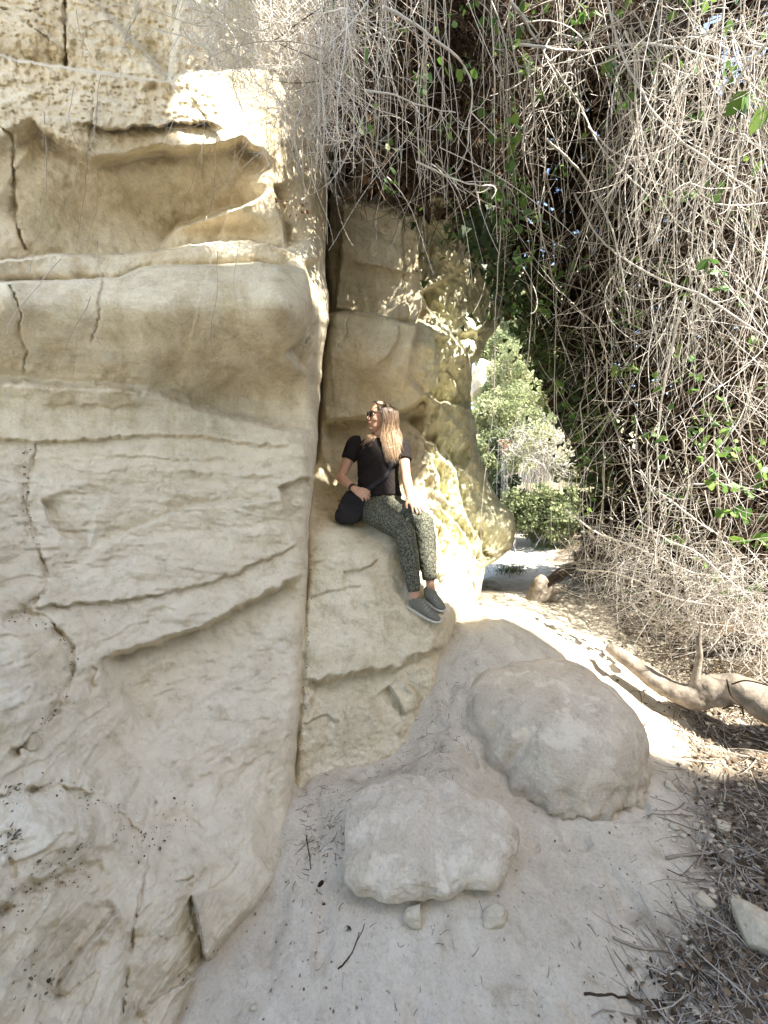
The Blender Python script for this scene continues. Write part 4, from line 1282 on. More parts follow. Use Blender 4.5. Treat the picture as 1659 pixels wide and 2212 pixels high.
for args in [
        (far(1105, 770, 15), (1.1, 1.0, 1.5), 9000, .10, 'dark grey-green tree on the slope beyond the arch', (.0, .35), .14),
        (far(1180, 740, 17), (1.7, 1.2, 1.6), 9000, .11, 'light green tree behind the dark one', (.3, .8), .14),
        (far(1090, 850, 13), (1.0, 1.0, 1.0), 9000, .10, 'small round tree between the far white rock and the bushes', (.3, .9), .10),
        (far(1150, 680, 20), (2.6, 1.4, 2.0), 9000, .16, 'wide olive tree below the far white rock face', (.1, .7), .18),
        (far(1060, 770, 15), (.8, .8, 1.0), 9000, .09, 'pale green tree squeezed between the cliff edge and the far white rock', (.4, 1.0), .08),
        (far(1290, 780, 16), (1.9, 1.2, 2.1), 9000, .11, 'tree mostly hidden behind the right edge of the arch', (.1, .6), .16)]:
    bush('tree', *args[:4], args[4], 'tree', args[5], twig=90, trunk=args[6], twig_r=.012)
# far pale outcrop and the slope it stands on
v, f = ICO4
for c, r, lab, seed in [(far(1045, 830, 14.0), (.55, .6, .75), 'white sunlit rock outcrop just past the edge of the near cliff', 3),
                        (far(1180, 700, 24.0), (3.2, 1.5, 3.0), 'far white rock face high beyond the trees', 8)]:
    p = np.sign(v) * np.abs(v) ** .8 * (1 + .35 * fbm(v * 1.8 + seed, 4) + .08 * fbm(v * 7 + seed, 3))[:, None] * np.array(r) + np.array(c)
    tag(link('outcrop', mesh_np('outcrop', p, f), M_STONE), lab, 'rock')
hx = np.linspace(-14, 30, 90); hy = np.linspace(11, 45, 70)
X, Y = np.meshgrid(hx, hy)
Z = -.5 + 5.2 * smooth((Y - 11) / 20) + .5 * fbm(np.stack([X * .25, Y * .25, X * 0], -1), 4) + 1.2 * smooth((X - 3) / 8)
o = link('hillside', mesh_np('hillside', np.stack([X, Y, Z], -1).reshape(-1, 3), grid_faces(70, 90)[:, ::-1]), plain_mat('dry_slope', (.30, .27, .15), var=.5, scale=.8, bump_s=.6, bump_d=.2), origin=False)
tag(o, kind='structure')
# grass beside the bend of the path
for (u, v, n, lab) in [(1105, 1235, 260, 'small tuft of green grass at the foot of the pale cliff'), (1195, 1180, 420, 'bright grass patch below the bush at the path bend')]:
    c = on_ground(u, v)
    P0 = c + RNG.normal(size=(n, 3)) * np.array([.13 if n < 300 else .22, .13, 0]); P0[:, 2] = gz_arr(P0[:, 0], P0[:, 1])
    dirs = RNG.normal(size=(n, 3)) * .35 + np.array([0, 0, 1.0])
    paths = wander(P0, dirs, 5, RNG.uniform(.02, .05, n), .08, .06)
    tag(link('grass_tuft', stems_mesh('grass_tuft', paths, RNG.uniform(.002, .004, n), RNG.uniform(0, 1, n), 3, .1), M_GRASS), lab, 'grass', kind='stuff')
# ------------------------------------------------------------------ the seated woman
from mathutils.bvhtree import BVHTree

M_SKIN = plain_mat('skin', (.52, .30, .20), rough=.5, var=.07, scale=40, bump_s=.05, bump_d=.001, spec=.35)
M_LIPS = plain_mat('lips', (.42, .13, .11), rough=.4, var=.1, bump_s=0)
M_SHIRT = plain_mat('black_cotton', (.020, .016, .015), rough=.9, var=.25, scale=180, bump_s=.3, bump_d=.001, spec=.1)
M_BAG = plain_mat('charcoal_canvas', (.030, .028, .030), rough=.85, var=.3, scale=150, bump_s=.4, bump_d=.0015)
M_SHOE = plain_mat('grey_canvas', (.175, .168, .135), rough=.9, var=.25, scale=220, bump_s=.4, bump_d=.001)
M_SOLE = plain_mat('cream_rubber', (.55, .52, .44), rough=.7, var=.1, scale=30, bump_s=0)
M_LACE = plain_mat('grey_lace', (.27, .28, .27), rough=.9, var=.15, scale=200, bump_s=.2, bump_d=.001)
M_LENS = plain_mat('dark_lens', (.030, .014, .008), rough=.08, var=.05, bump_s=0, spec=.6)
M_METAL = plain_mat('thin_dark_metal', (.04, .03, .025), rough=.3, var=.05, bump_s=0, spec=.6)
M_WATCH = plain_mat('black_band', (.012, .012, .013), rough=.45, var=.1, bump_s=0, spec=.4)
M_HAIR = attr_mat('hair', [(0.0, (.07, .045, .03)), (0.3, (.19, .125, .08)), (0.65, (.38, .255, .15)), (1.0, (.55, .38, .23))], rough=.3, spec=.7)

def leopard():
    m, nt, b = new_mat('spotted_cotton')
    v = mapping(nt)
    nz = nd(nt, 'ShaderNodeTexNoise'); nz.inputs['Scale'].default_value = 60; nt.links.new(v, nz.inputs['Vector'])
    mx = nd(nt, 'ShaderNodeMix', data_type='RGBA', blend_type='LINEAR_LIGHT'); mx.inputs[0].default_value = .012
    nt.links.new(v, mx.inputs[6]); nt.links.new(nz.outputs['Color'], mx.inputs[7])
    vo = nd(nt, 'ShaderNodeTexVoronoi', feature='F1'); vo.inputs['Scale'].default_value = 100
    nt.links.new(mx.outputs[2], vo.inputs['Vector'])
    n2 = noise_node(nt, v, 110, 2, .5)
    ad = nd(nt, 'ShaderNodeMath', operation='MULTIPLY_ADD'); nt.links.new(n2, ad.inputs[0]); ad.inputs[1].default_value = .5
    nt.links.new(vo.outputs['Distance'], ad.inputs[2])
    c = ramp(nt, ad.outputs[0], [(.38, (.14, .14, .10)), (.46, (.036, .036, .028)), (.72, (.038, .037, .029)), (.80, (.15, .15, .108))])
    nt.links.new(c, b.inputs['Base Color'])
    h = noise_node(nt, v, 300, 2)
    bump(nt, b, [(h, .3, .001)])
    return m
M_PANTS = leopard()

def loft(acc, rows, n=28, side=(1, 0, 0), seg=18, cap=.6, attr=0.0):
    """closed limb through rows (x, y, z, half width along side, half depth)"""
    r = spline(np.array(rows, float), n)
    P, ra, rb = r[:, :3], np.maximum(r[:, 3], .002), np.maximum(r[:, 4], .002)
    T = np.gradient(P, axis=0); T /= np.linalg.norm(T, axis=1)[:, None]
    # rounded ends
    e0 = [(P[0] - T[0] * ra[0] * cap * f, ra[0] * s, rb[0] * s, T[0]) for f, s in ((.95, .3), (.75, .66), (.4, .9))]
    e1 = [(P[-1] + T[-1] * ra[-1] * cap * f, ra[-1] * s, rb[-1] * s, T[-1]) for f, s in ((.4, .9), (.75, .66), (.95, .3))]
    P = np.vstack([[x[0] for x in e0], P, [x[0] for x in e1]])
    ra = np.concatenate([[x[1] for x in e0], ra, [x[1] for x in e1]]); rb = np.concatenate([[x[2] for x in e0], rb, [x[2] for x in e1]])
    T = np.vstack([[x[3] for x in e0], T, [x[3] for x in e1]])
    S = np.broadcast_to(np.array(side, float), T.shape)
    A = S - (S * T).sum(1)[:, None] * T; A /= np.linalg.norm(A, axis=1)[:, None]
    Bv = np.cross(T, A)
    ang = np.arange(seg) * 2 * np.pi / seg
    V = P[:, None] + A[:, None] * (ra[:, None] * np.cos(ang))[..., None] + Bv[:, None] * (rb[:, None] * np.sin(ang))[..., None]
    K = len(P)
    k = np.arange(K - 1)[:, None]; s = np.arange(seg)[None]; s2 = (s + 1) % seg
    F = np.stack([k * seg + s, k * seg + s2, (k + 1) * seg + s2, (k + 1) * seg + s], -1).reshape(-1, 4)
    V = np.concatenate([V.reshape(-1, 3), P[:1], P[-1:]])
    i0, i1 = K * seg, K * seg + 1
    ids = np.arange(seg)
    t0 = np.stack([np.full(seg, i0), np.roll(ids, -1), ids], -1)
    t1 = np.stack([np.full(seg, i1), (K - 1) * seg + ids, (K - 1) * seg + np.roll(ids, -1)], -1)
    b = acc.n
    acc.add(V, F, attr)
    acc.f.setdefault(3, []).append(np.concatenate([t0, t1]) + b)
    return acc

def ball(acc, c, r, sub=3, M=None):
    v, f = ICO3
    v = v * np.array(r)
    if M is not None: v = v @ np.array(M).T
    return acc.add(v + np.array(c), f)

def fuse(acc, name, voxel, it, push=None):
    """join overlapping shapes into one continuous skin"""
    me = acc.mesh('tmp_' + name)
    ob = bpy.data.objects.new('tmp_' + name, me); COL.objects.link(ob)
    rm = ob.modifiers.new('r', 'REMESH'); rm.mode = 'VOXEL'; rm.voxel_size = voxel; rm.use_smooth_shade = True
    sm = ob.modifiers.new('s', 'SMOOTH'); sm.iterations = it; sm.factor = .5
    dg = bpy.context.evaluated_depsgraph_get()
    out = bpy.data.meshes.new_from_object(ob.evaluated_get(dg))
    bpy.data.objects.remove(ob); bpy.data.meshes.remove(me)
    out.name = name
    if push is not None:
        n = len(out.vertices)
        co = np.empty(n * 3, np.float32); out.vertices.foreach_get('co', co); co = co.reshape(-1, 3).astype(float)
        no = np.empty(n * 3, np.float32); out.vertices.foreach_get('normal', no); no = no.reshape(-1, 3).astype(float)
        out.vertices.foreach_set('co', push(co, no).astype(np.float32).ravel()); out.update()
    out.polygons.foreach_set('use_smooth', np.ones(len(out.polygons), bool))
    return out

def row(u, v, Y, ra, rb): return [*[float(c) for c in px(u, v, Y)], ra, rb]
def unit(v): v = np.array(v, float); return v / np.linalg.norm(v)

seat = pv(815, 1125, 2.9)
woman = empty('person', (seat.x, seat.y, seat.z), 'woman in black t-shirt and spotted trousers sitting on the rock ledge, looking left in sunglasses', 'person')

# joints
hipR, hipL = px(803, 1100, 2.93), px(845, 1100, 2.95)
kneeR, kneeL = px(874, 1149, 2.60), px(915, 1128, 2.68)
ankR, ankL = px(896, 1284, 2.47), px(930, 1262, 2.55)
shR, shL = px(766, 960, 3.03), px(869, 964, 3.03)
elR, elL = px(736, 1032, 2.97), px(877, 1026, 2.88)
wrR, wrL = px(766, 1056, 2.79), px(886, 1077, 2.74)
HC = px(822, 899, 3.04)                      # between the ears
fwd = unit((-.90, -.42, .10)); up = np.array((.10, -.02, 1.0)); up = unit(up - (up @ fwd) * fwd); lft = np.cross(up, fwd)
HM = np.stack([fwd, lft, up], 1)             # head axes as columns
def hd(p): return HC + HM @ np.array(p, float)

body = Acc()
# trunk and neck
loft(body, [row(822, 1108, 2.94, .150, .10), row(820, 1075, 2.97, .145, .095), row(817, 1040, 3.0, .125, .085), row(817, 1005, 3.03, .135, .09),
            row(818, 978, 3.04, .145, .09), row(818, 958, 3.06, .125, .065), row(819, 949, 3.06, .070, .058)], 40, (1, .02, .0))
loft(body, [row(819, 955, 3.065, .062, .056), row(821, 940, 3.06, .052, .052), [*hd((-.025, 0, -.085)), .052, .055], [*hd((-.02, 0, -.04)), .05, .055]], 20, (1, 0, 0))
# head
slices = [(-.113, .072, .040, .018), (-.104, .083, .012, .034), (-.085, .088, -.012, .047), (-.06, .088, -.045, .056), (-.03, .088, -.075, .063),
          (0, .083, -.090, .069), (.03, .088, -.098, .074), (.06, .080, -.095, .071), (.085, .058, -.08, .058), (.102, .02, -.05, .036)]
rows = []
for z, f_, b_, w in slices:
    rows.append([*hd(((f_ + b_) / 2, 0, z)), w, (f_ - b_) / 2])
loft(body, rows, 44, lft, 28, .25)
loft(body, [[*hd((.080, 0, .006)), .008, .009], [*hd((.094, 0, -.018)), .0105, .012], [*hd((.104, 0, -.034)), .013, .011]], 12, lft, 12)        # nose
ball(body, hd((.096, .010, -.040)), (.008, .008, .006)); ball(body, hd((.096, -.010, -.040)), (.008, .008, .006))
ball(body, hd((.086, 0, -.062)), (.010, .022, .008), M=HM); ball(body, hd((.082, 0, -.076)), (.011, .020, .008), M=HM)
ball(body, hd((.068, 0, -.104)), (.020, .022, .014), M=HM)
ball(body, hd((.060, .036, -.035)), (.022, .022, .020), M=HM); ball(body, hd((.060, -.036, -.035)), (.022, .022, .020), M=HM)   # cheeks
ball(body, hd((.076, 0, .022)), (.013, .048, .010), M=HM)                                                                          # brow
ball(body, hd((-.012, .073, -.012)), (.018, .007, .030), M=HM); ball(body, hd((-.012, -.073, -.012)), (.018, .007, .030), M=HM)      # ears

def arm(sh, el, wr, side):
    m1 = (sh + el) / 2; m2 = el * .65 + wr * .35
    loft(body, [[*sh, .052, .052], [*m1, .043, .044], [*(el * .92 + sh * .08), .036, .038], [*el, .035, .036], [*m2, .038, .036], [*(el * .3 + wr * .7), .030, .027], [*wr, .026, .019]], 40, side, 18)
arm(shR, elR, wrR, (1, 0, 0)); arm(shL, elL, wrL, (1, -.3, 0))

def hand(wr, d, nrm, curl, spread, thumb, flip, lens=(.066, .074, .069, .054)):
    """palm, four bent fingers and a thumb; d along the hand, nrm out of its back"""
    d = unit(d); nrm = unit(np.array(nrm) - np.dot(nrm, d) * d); s = np.cross(nrm, d) * flip       # s towards the thumb
    loft(body, [[*(wr - d * .01), .026, .018], [*(wr + d * .025), .032, .017], [*(wr + d * .055), .039, .016], [*(wr + d * .082 - nrm * .003), .038, .013]], 14, s, 16, .4)
    for k in range(4):
        off = (1.5 - k) * .0195
        root = wr + d * (.082 - .004 * abs(k - 1.2)) + s * off - nrm * .002
        a = (1.5 - k) * spread
        fd = unit(d * math.cos(a) + s * math.sin(a))
        p = [root - fd * .012]; ang = curl[0] * .5; q = root.copy()
        L = lens[k]
        pts = [root - fd * .014, root]
        for j, fr in enumerate((.45, .32, .23)):
            dd = fd * math.cos(ang) - nrm * math.sin(ang)
            q = q + dd * L * fr; pts.append(q.copy()); ang += curl[j]
        rr = [.0098, .0094, .0086, .0080, .0068]
        loft(body, [[*pp, r_, r_] for pp, r_ in zip(pts, rr)], 18, s, 10, .8)
    t0 = wr + d * .018 + s * .022 - nrm * .004
    t1 = t0 + unit(d * thumb[0] + s * thumb[1] - nrm * thumb[2]) * .036
    t2 = t1 + unit(d * (thumb[0] + .5) + s * (thumb[1] - .15) - nrm * thumb[2]) * .030
    t3 = t2 + unit(d * (thumb[0] + .8) + s * (thumb[1] - .4) - nrm * (thumb[2] + .1)) * .022
    loft(body, [[*(t0 - s * .008), .014, .013], [*t1, .0115, .011], [*t2, .0100, .0095], [*t3, .0078, .0075]], 16, d, 10, .8)
# her right hand, closed on the strap in her lap; her left, spread on the knee
hand(wrR, px(793, 1071, 2.72) - wrR, (-.05, -.75, .60), (.75, .8, .5), .05, (.6, .6, .45), 1)
hand(wrL, px(908, 1106, 2.62) - wrL, (.25, -.45, .85), (.16, .22, .15), .17, (.7, .75, .15), -1)

def leg(hip, kn, an, acc, r, side, n=46):
    m1 = hip * .5 + kn * .5; c = kn * .62 + an * .38; c2 = kn * .3 + an * .7
    loft(acc, [[*hip, r[0], r[0] * 1.02], [*m1, r[1], r[1] * 1.04], [*(kn * .93 + hip * .07), r[2] * 1.02, r[2] * 1.06], [*(kn * .97 + an * .03), r[2], r[2] * 1.04], [*c, r[3], r[3] * 1.06], [*c2, r[4], r[4]], [*an, r[5], r[5]]], n, side, 22)
leg(hipR, kneeR, ankR, body, (.085, .07, .05, .048, .036, .030), (1, .3, 0)); leg(hipL, kneeL, ankL, body, (.085, .07, .05, .048, .036, .030), (1, .3, 0))
# feet inside the shoes
toeR, toeL = px(950, 1338, 2.40), px(960, 1314, 2.47)
heelR, heelL = px(886, 1304, 2.48), px(918, 1286, 2.55)
loft(body, [[*ankR, .030, .032], [*(ankR + (0, 0, -.035)), .030, .034], [*(heelR * .6 + toeR * .4 + (0, 0, .012)), .03, .026]], 14, (.5, -.8, 0), 14)
loft(body, [[*ankL, .030, .032], [*(ankL + (0, 0, -.035)), .030, .034], [*(heelL * .6 + toeL * .4 + (0, 0, .012)), .03, .026]], 14, (.5, -.8, 0), 14)
link('body', fuse(body, 'body', .0034, 6), M_SKIN, woman)

# trousers
tr = Acc()
loft(tr, [row(822, 1118, 2.92, .158, .115), row(821, 1098, 2.94, .178, .125), row(820, 1080, 2.965, .168, .118), row(819, 1066, 2.985, .158, .112)], 16, (1, .02, 0), 26, .3)
hR = hipR + (0, .0, -.005)
leg(hR, kneeR, kneeR * .06 + ankR * .94 + np.array((-.004, 0, .022)), tr, (.108, .092, .068, .066, .058, .042), (1, .3, 0))
leg(hipL, kneeL, kneeL * .08 + ankL * .92 + np.array((-.004, 0, .020)), tr, (.106, .090, .068, .070, .064, .050), (1, .3, 0))
def crease(co, no):
    q = co * np.array([16, 16, 30.0]); q[:, 2] += co[:, 0] * 24
    w = .5 + .5 * np.clip(gnoise(co * 6 + 3) * 2, -1, 1)
    return co + no * (.0050 * w * (1 - 2 * np.abs(gnoise(q))) + .003 * gnoise(co * 28))[:, None]
link('trousers', fuse(tr, 'trousers', .005, 8, crease), M_PANTS, woman)
for kn, an, r, f in ((kneeR, ankR, .040, .955), (kneeL, ankL, .049, .935)):
    c = kn * (1 - f) + an * f + np.array((-.004, 0, .022)); d = unit(an - kn)
    cf = Acc(); loft(cf, [[*(c - d * .020), r, r], [*(c - d * .012), r * 1.06, r * 1.06], [*(c + d * .010), r * 1.04, r * 1.04], [*(c + d * .018), r * .94, r * .94]], 12, (1, .3, 0), 22, .15)
    link('cuff', cf.mesh('cuff'), M_PANTS, woman)

# t-shirt
ts = Acc()
loft(ts, [row(820, 1076, 2.965, .172, .125), row(818, 1055, 2.985, .160, .112), row(817, 1030, 3.01, .156, .108), row(817, 1003, 3.03, .164, .112), row(818, 982, 3.04, .170, .112),
          row(818, 966, 3.05, .160, .092), row(818, 955, 3.06, .128, .070), row(819, 949, 3.062, .088, .062)], 40, (1, .02, 0), 30, .06)
ball(ts, px(797, 996, 2.955), (.062, .05, .058)); ball(ts, px(840, 997, 2.955), (.062, .05, .058))
def sleeve(sh, el, k, r0, r1, inn):
    e = sh * (1 - k) + el * k
    loft(ts, [[*(sh + inn), .058, .058], [*sh, .064, .062], [*(sh * .5 + e * .5), .062, .060], [*e, r1, r1]], 18, (1, 0, 0), 20, .05)
sleeve(shR, elR, .46, .06, .058, np.array((.05, 0, .012))); sleeve(shL, elL, .52, .06, .060, np.array((-.05, 0, .012)))
def rumple(co, no):
    q = co * np.array([9, 9, 22.0]); q[:, 2] += np.abs(co[:, 0]) * 30
    low = np.clip((1.75 - co[:, 2]) / .25, .25, 1)
    return co + no * (.0065 * low * (1 - 2 * np.abs(gnoise(q + 7))) + .003 * gnoise(co * 24))[:, None]
shirt_me = fuse(ts, 'shirt', .005, 8, rumple)
n = len(shirt_me.vertices); co = np.empty(n * 3, np.float32); shirt_me.vertices.foreach_get('co', co)
SHIRT_BVH = BVHTree.FromPolygons([tuple(float(c) for c in q) for q in co.reshape(-1, 3)], [tuple(q.vertices) for q in shirt_me.polygons])
link('shirt', shirt_me, M_SHIRT, woman)

# face: eyes, brows, lips, sunglasses
for s in (1, -1):
    link('eye', ball(Acc(), hd((.078, s * .031, .002)), (.010, .013, .010), M=HM).mesh('eye'), plain_mat('eye_white', (.5, .45, .4), rough=.3, var=.05, bump_s=0), woman)
    link('eyebrow', Acc().tube(np.array([hd((.088, s * .014, .022)), hd((.086, s * .032, .027)), hd((.070, s * .052, .022))]), .0028, 6).mesh('eyebrow', True, 'tone'), M_HAIR, woman)
lp = Acc()
ball(lp, hd((.0935, 0, -.0645)), (.005, .021, .0040), M=HM); ball(lp, hd((.0915, 0, -.0735)), (.005, .019, .0046), M=HM)
link('lips', lp.mesh('lips'), M_LIPS, woman)
ln = Acc()
for s in (1, -1):
    v, f = ICO3
    q = v * np.array([.0035, .026, .023])
    q[:, 0] -= .010 * (q[:, 1] * s / .026) ** 2 * (q[:, 1] * s > 0)
    q[:, 2] *= 1 - .15 * (q[:, 1] * s / .026)
    w = np.array([hd((.098 + p_[0], s * .031 + p_[1], -.002 + p_[2])) for p_ in q])
    ln.add(w, f)
gl = link('sunglasses', ln.mesh('sunglasses'), M_LENS, woman)
fr = Acc()
fr.tube(np.array([hd((.099, .006, .008)), hd((.102, 0, .011)), hd((.099, -.006, .008))]), .0018, 6)
for s in (1, -1):
    fr.tube(np.array([hd((.094, s * .055, .012)), hd((.070, s * .073, .012)), hd((.02, s * .079, .010)), hd((-.02, s * .079, .004))]), .0019, 6)
    a = np.linspace(0, 2 * np.pi, 22)
    fr.tube(np.array([hd((.0985 - .010 * max(0, math.cos(t)) ** 2, s * (.031 + .0265 * math.cos(t)), -.002 + .0235 * math.sin(t))) for t in a]), .0014, 5, False)
link('glasses_frame', fr.mesh('glasses_frame'), M_METAL, gl)
# watch
wd = unit(wrR - elR); wc = wrR - wd * .022
a = np.linspace(0, 2 * np.pi, 30)
sx = unit(np.cross(wd, (0, 0, 1))); sy = np.cross(wd, sx)
wt = Acc()
for o_ in (-.007, -.0023, .0023, .007):
    wt.tube(np.array([wc + wd * o_ + sx * .033 * math.cos(t) + sy * .027 * math.sin(t) for t in a]), .0030, 6, False)
wm = link('watch', wt.mesh('watch'), M_WATCH, woman)
fc = unit(np.array((-.15, -.8, .5))); fc = unit(fc - (fc @ wd) * wd); sd = np.cross(wd, fc)
v, f = ICO3
q = np.sign(v) * np.abs(v) ** .5 * np.array([.012, .010, .005])
link('watch_face', mesh_np('watch_face', wc + fc * .029 + q[:, :1] * wd + q[:, 1:2] * sd + q[:, 2:] * fc, f), M_LENS, wm)

# hair: long, brown at the roots, lighter towards the ends
strands = []; sr = np.random.default_rng(21)
def strand(pts, r=.0016):
    p = spline(np.array(pts), 16)
    w = np.linspace(0, 1, 16)[:, None]
    p += w * .008 * sr.normal(size=3) + .0035 * w * np.stack([gnoise(p * 14 + sr.uniform(0, 9)), gnoise(p * 14 + 30 + sr.uniform(0, 9)), gnoise(p * 10 + 60)], -1)
    strands.append((p, r))
for k in range(520):            # towards the camera, over her left shoulder
    t = sr.uniform(0, 1)
    root = hd((.066 - .150 * t, .004 + sr.normal() * .003, .104 - .10 * max(0, t - .55) ** 1.3 + .008 * math.sin(3 * t)))
    side = hd((.052 - .155 * t, .062 + .020 * math.sin(min(1, t * 1.4) * 2.6) + sr.uniform(-.004, .012), .058))
    ear = hd((.024 - .130 * t, .074 + .026 * math.sin(min(1, t + .25) * 2.4) + sr.uniform(-.004, .016), -.020))
    jaw = hd((.010 - .125 * t, .078 + .02 * math.sin(min(1, t + .3) * 2.4) + sr.uniform(-.004, .016), -.085))
    b = sr.uniform(0, 1)
    low = px(826 + 36 * t + sr.uniform(-4, 6), 950 + sr.uniform(-5, 5), 2.935 + .10 * t * b)
    end = px(838 + 26 * t + sr.uniform(-6, 6), 988 + sr.uniform(-16, 14), 2.905 + .06 * t * b)
    strand([root, side, ear, jaw, low, end])
for k in range(200):            # far side and nape
    t = sr.uniform(0, 1)
    root = hd((.066 - .150 * t, -.004, .104 - .10 * max(0, t - .55) ** 1.3))
    side = hd((.050 - .150 * t, -.064 - .018 * math.sin(t * 2.6), .055))
    ear = hd((.020 - .125 * t, -.078 - .02 * math.sin(t * 2.4), -.02))
    jaw = hd((-.005 - .11 * t, -.074, -.09))
    low = px(800 + 24 * t, 940 + sr.uniform(-4, 4), 3.06 + .03 * sr.uniform(-1, 1))
    end = px(782 + 30 * t * sr.uniform(0, 1), 954 + sr.uniform(-9, 12), 2.975 + .03 * sr.uniform(-1, 1))
    strand([root, side, ear, jaw, low, end], .0018)
for k in range(140):            # down the back
    t = sr.uniform(-1, 1)
    strand([hd((-.05, .01 * t, .095)), hd((-.105, .05 * t, .03)), hd((-.112, .06 * t, -.05)), px(838 + 14 * t, 948, 3.14), px(840 + 18 * t, 985 + sr.uniform(-10, 10), 3.15)], .0019)
ha = Acc()
tn = np.linspace(0, 1, 16)
for p, r in strands:
    V, F = tubes(p[None], (r * np.array([.8] + [1] * 12 + [.8, .5, .2]))[None], 3)
    sh_ = sr.uniform(-.18, .18)
    ha.add(V, F, np.repeat(np.clip(.02 + tn ** 1.3 * .95 + sh_ * (tn + .25), 0, 1), 3))
v, f = ICO4
q = v * np.array([.101, .079, .094]) + np.array([-.010, 0, .022])
keepv = ~((q[:, 0] > .082 - .95 * np.maximum(0, .06 - q[:, 2])) | (q[:, 2] < -.075))
idx = -np.ones(len(q), int); idx[keepv] = np.arange(keepv.sum())
ff = f[keepv[f].all(1)]
ha.add(np.array([hd(p_) for p_ in q[keepv]]), idx[ff], .08)
link('hair', ha.mesh('hair', True, 'tone'), M_HAIR, woman)

# canvas shoes
def shoe(heel, toe, ank):
    d = unit(toe - heel); L = np.linalg.norm(toe - heel)
    s = unit(np.cross(d, (0, 0, 1))); n_ = np.cross(s, d)
    def at(x, y, z): return heel + d * x * L + s * y + n_ * z
    up_ = Acc()
    loft(up_, [[*at(-.01, 0, .012), .028, .024], [*at(.08, 0, .020), .036, .042], [*at(.25, 0, .022), .037, .046], [*at(.45, 0, .014), .040, .038], [*at(.68, .002, .006), .044, .028], [*at(.88, .002, .0), .038, .020], [*at(.99, 0, -.002), .024, .014]], 26, s, 20, .3)
    loft(up_, [[*at(.15, 0, .03), .036, .050], [*(at(.17, 0, .062) * .6 + ank * .4 + (0, 0, -.01)), .037, .045]], 8, s, 18, .1)
    o = link('shoe', fuse(up_, 'shoe', .004, 4), M_SHOE, woman)
    so = Acc()
    loft(so, [[*at(-.035, 0, -.018), .024, .012], [*at(.05, 0, -.019), .037, .013], [*at(.3, 0, -.020), .040, .012], [*at(.62, .002, -.021), .047, .012], [*at(.88, .002, -.018), .042, .014], [*at(1.03, 0, -.012), .026, .013]], 26, s, 22, .5)
    link('sole', so.mesh('sole'), M_SOLE, o)
    la = Acc()
    for k, x in enumerate((.36, .44, .52, .60)):
        h = .062 - (x - .36) * .10
        w = .027 + .004 * k
        la.tube(spline(np.array([at(x - .02, -w, h * .62), at(x, -w * .5, h * .93), at(x + .01, 0, h), at(x, w * .5, h * .93), at(x - .02, w, h * .62)]), 14), .0042, 6)
    link('lace', la.mesh('lace'), M_LACE, o)
    tp = Acc().tube(spline(np.array([at(.70, -.046, .004), at(.74, -.03, .026), at(.76, 0, .032), at(.74, .03, .026), at(.70, .046, .004)]), 14), .0022, 5)
    link('toe_seam', tp.mesh('toe_seam'), M_LACE, o)
shoe(heelR, toeR, ankR); shoe(heelL, toeL, ankL)

# shoulder bag at her hip
bc = px(757, 1096, 2.86)
v, f = ICO6
q = np.sign(v) * np.abs(v) ** np.array([.62, .8, .62]) * np.array([.098, .055, .122])
q[:, 0] *= 1 + .12 * smooth((-q[:, 2]) / .12) - .10 * smooth(q[:, 2] / .12)
q[:, 1] *= 1 - .35 * smooth(q[:, 2] / .12)
q[:, 0] += .22 * q[:, 2]
q[:, 2] -= .03 * smooth((q[:, 0] + .02) / -.08) * (q[:, 2] > 0)
w = q * np.array([14, 14, 9.0]); w[:, 0] += q[:, 2] * 10
q += v * (.007 * (1 - 2 * np.abs(gnoise(w + 3))) + .004 * gnoise(q * 30))[:, None]
bag = empty('shoulder_bag', (float(bc[0]), float(bc[1]), float(bc[2] - .12)), 'soft charcoal shoulder bag slung across the woman and resting on the ledge', 'bag')
link('pouch', mesh_np('pouch', q + bc, f), M_BAG, bag)
fl_ = Acc().tube(spline(np.array([bc + (-.085, -.048, .055), bc + (-.03, -.064, .045), bc + (.05, -.062, .052), bc + (.105, -.04, .07)]), 16), .0035, 6)
link('seam', fl_.mesh('seam'), M_BAG, bag)
sp_ = [(786, 1066), (795, 1058), (806, 1049), (818, 1041), (830, 1031), (839, 1018), (846, 1002), (852, 985), (858, 970), (862, 958)]
pts = []
for (u, v_) in sp_:
    d = pv(u, v_, 1.0) - cam.location
    hit = SHIRT_BVH.ray_cast(cam.location, d.normalized())
    p_ = np.array(hit[0]) if hit[0] is not None else px(u, v_, 2.9)
    pts.append(p_ - np.array(d.normalized()) * .008)
pts[0] = px(784, 1068, 2.82); pts[1] = .5 * (pts[0] + pts[2]) + np.array((0, -.01, .0))
pts.append(px(864, 951, 3.05)); pts.append(px(862, 950, 3.10)); pts.append(px(850, 962, 3.17))
p = spline(np.array(pts), 60)
T = np.gradient(p, axis=0); T /= np.linalg.norm(T, axis=1)[:, None]
nn = np.tile(np.array([.05, -.95, .3]), (60, 1)); nn[-12:] = (0.2, -.1, 1)
S = np.cross(T, nn); S /= np.linalg.norm(S, axis=1)[:, None]; N_ = np.cross(S, T)
wd_ = np.interp(np.linspace(0, 1, 60), [0, .15, .35, .6, 1], [.014, .024, .022, .014, .014])[:, None]
fold = .006 * np.sin(np.linspace(0, 9, 60))[:, None]
ring = np.stack([p - S * wd_ + N_ * .000, p - S * wd_ * .4 + N_ * (.006 + fold), p + S * wd_ * .4 + N_ * (.006 - fold), p + S * wd_, p + S * wd_ * .5 - N_ * .004, p - S * wd_ * .5 - N_ * .004], 1)
k = np.arange(59)[:, None]; s_ = np.arange(6)[None]
F = np.stack([k * 6 + s_, k * 6 + (s_ + 1) % 6, (k + 1) * 6 + (s_ + 1) % 6, (k + 1) * 6 + s_], -1).reshape(-1, 4)
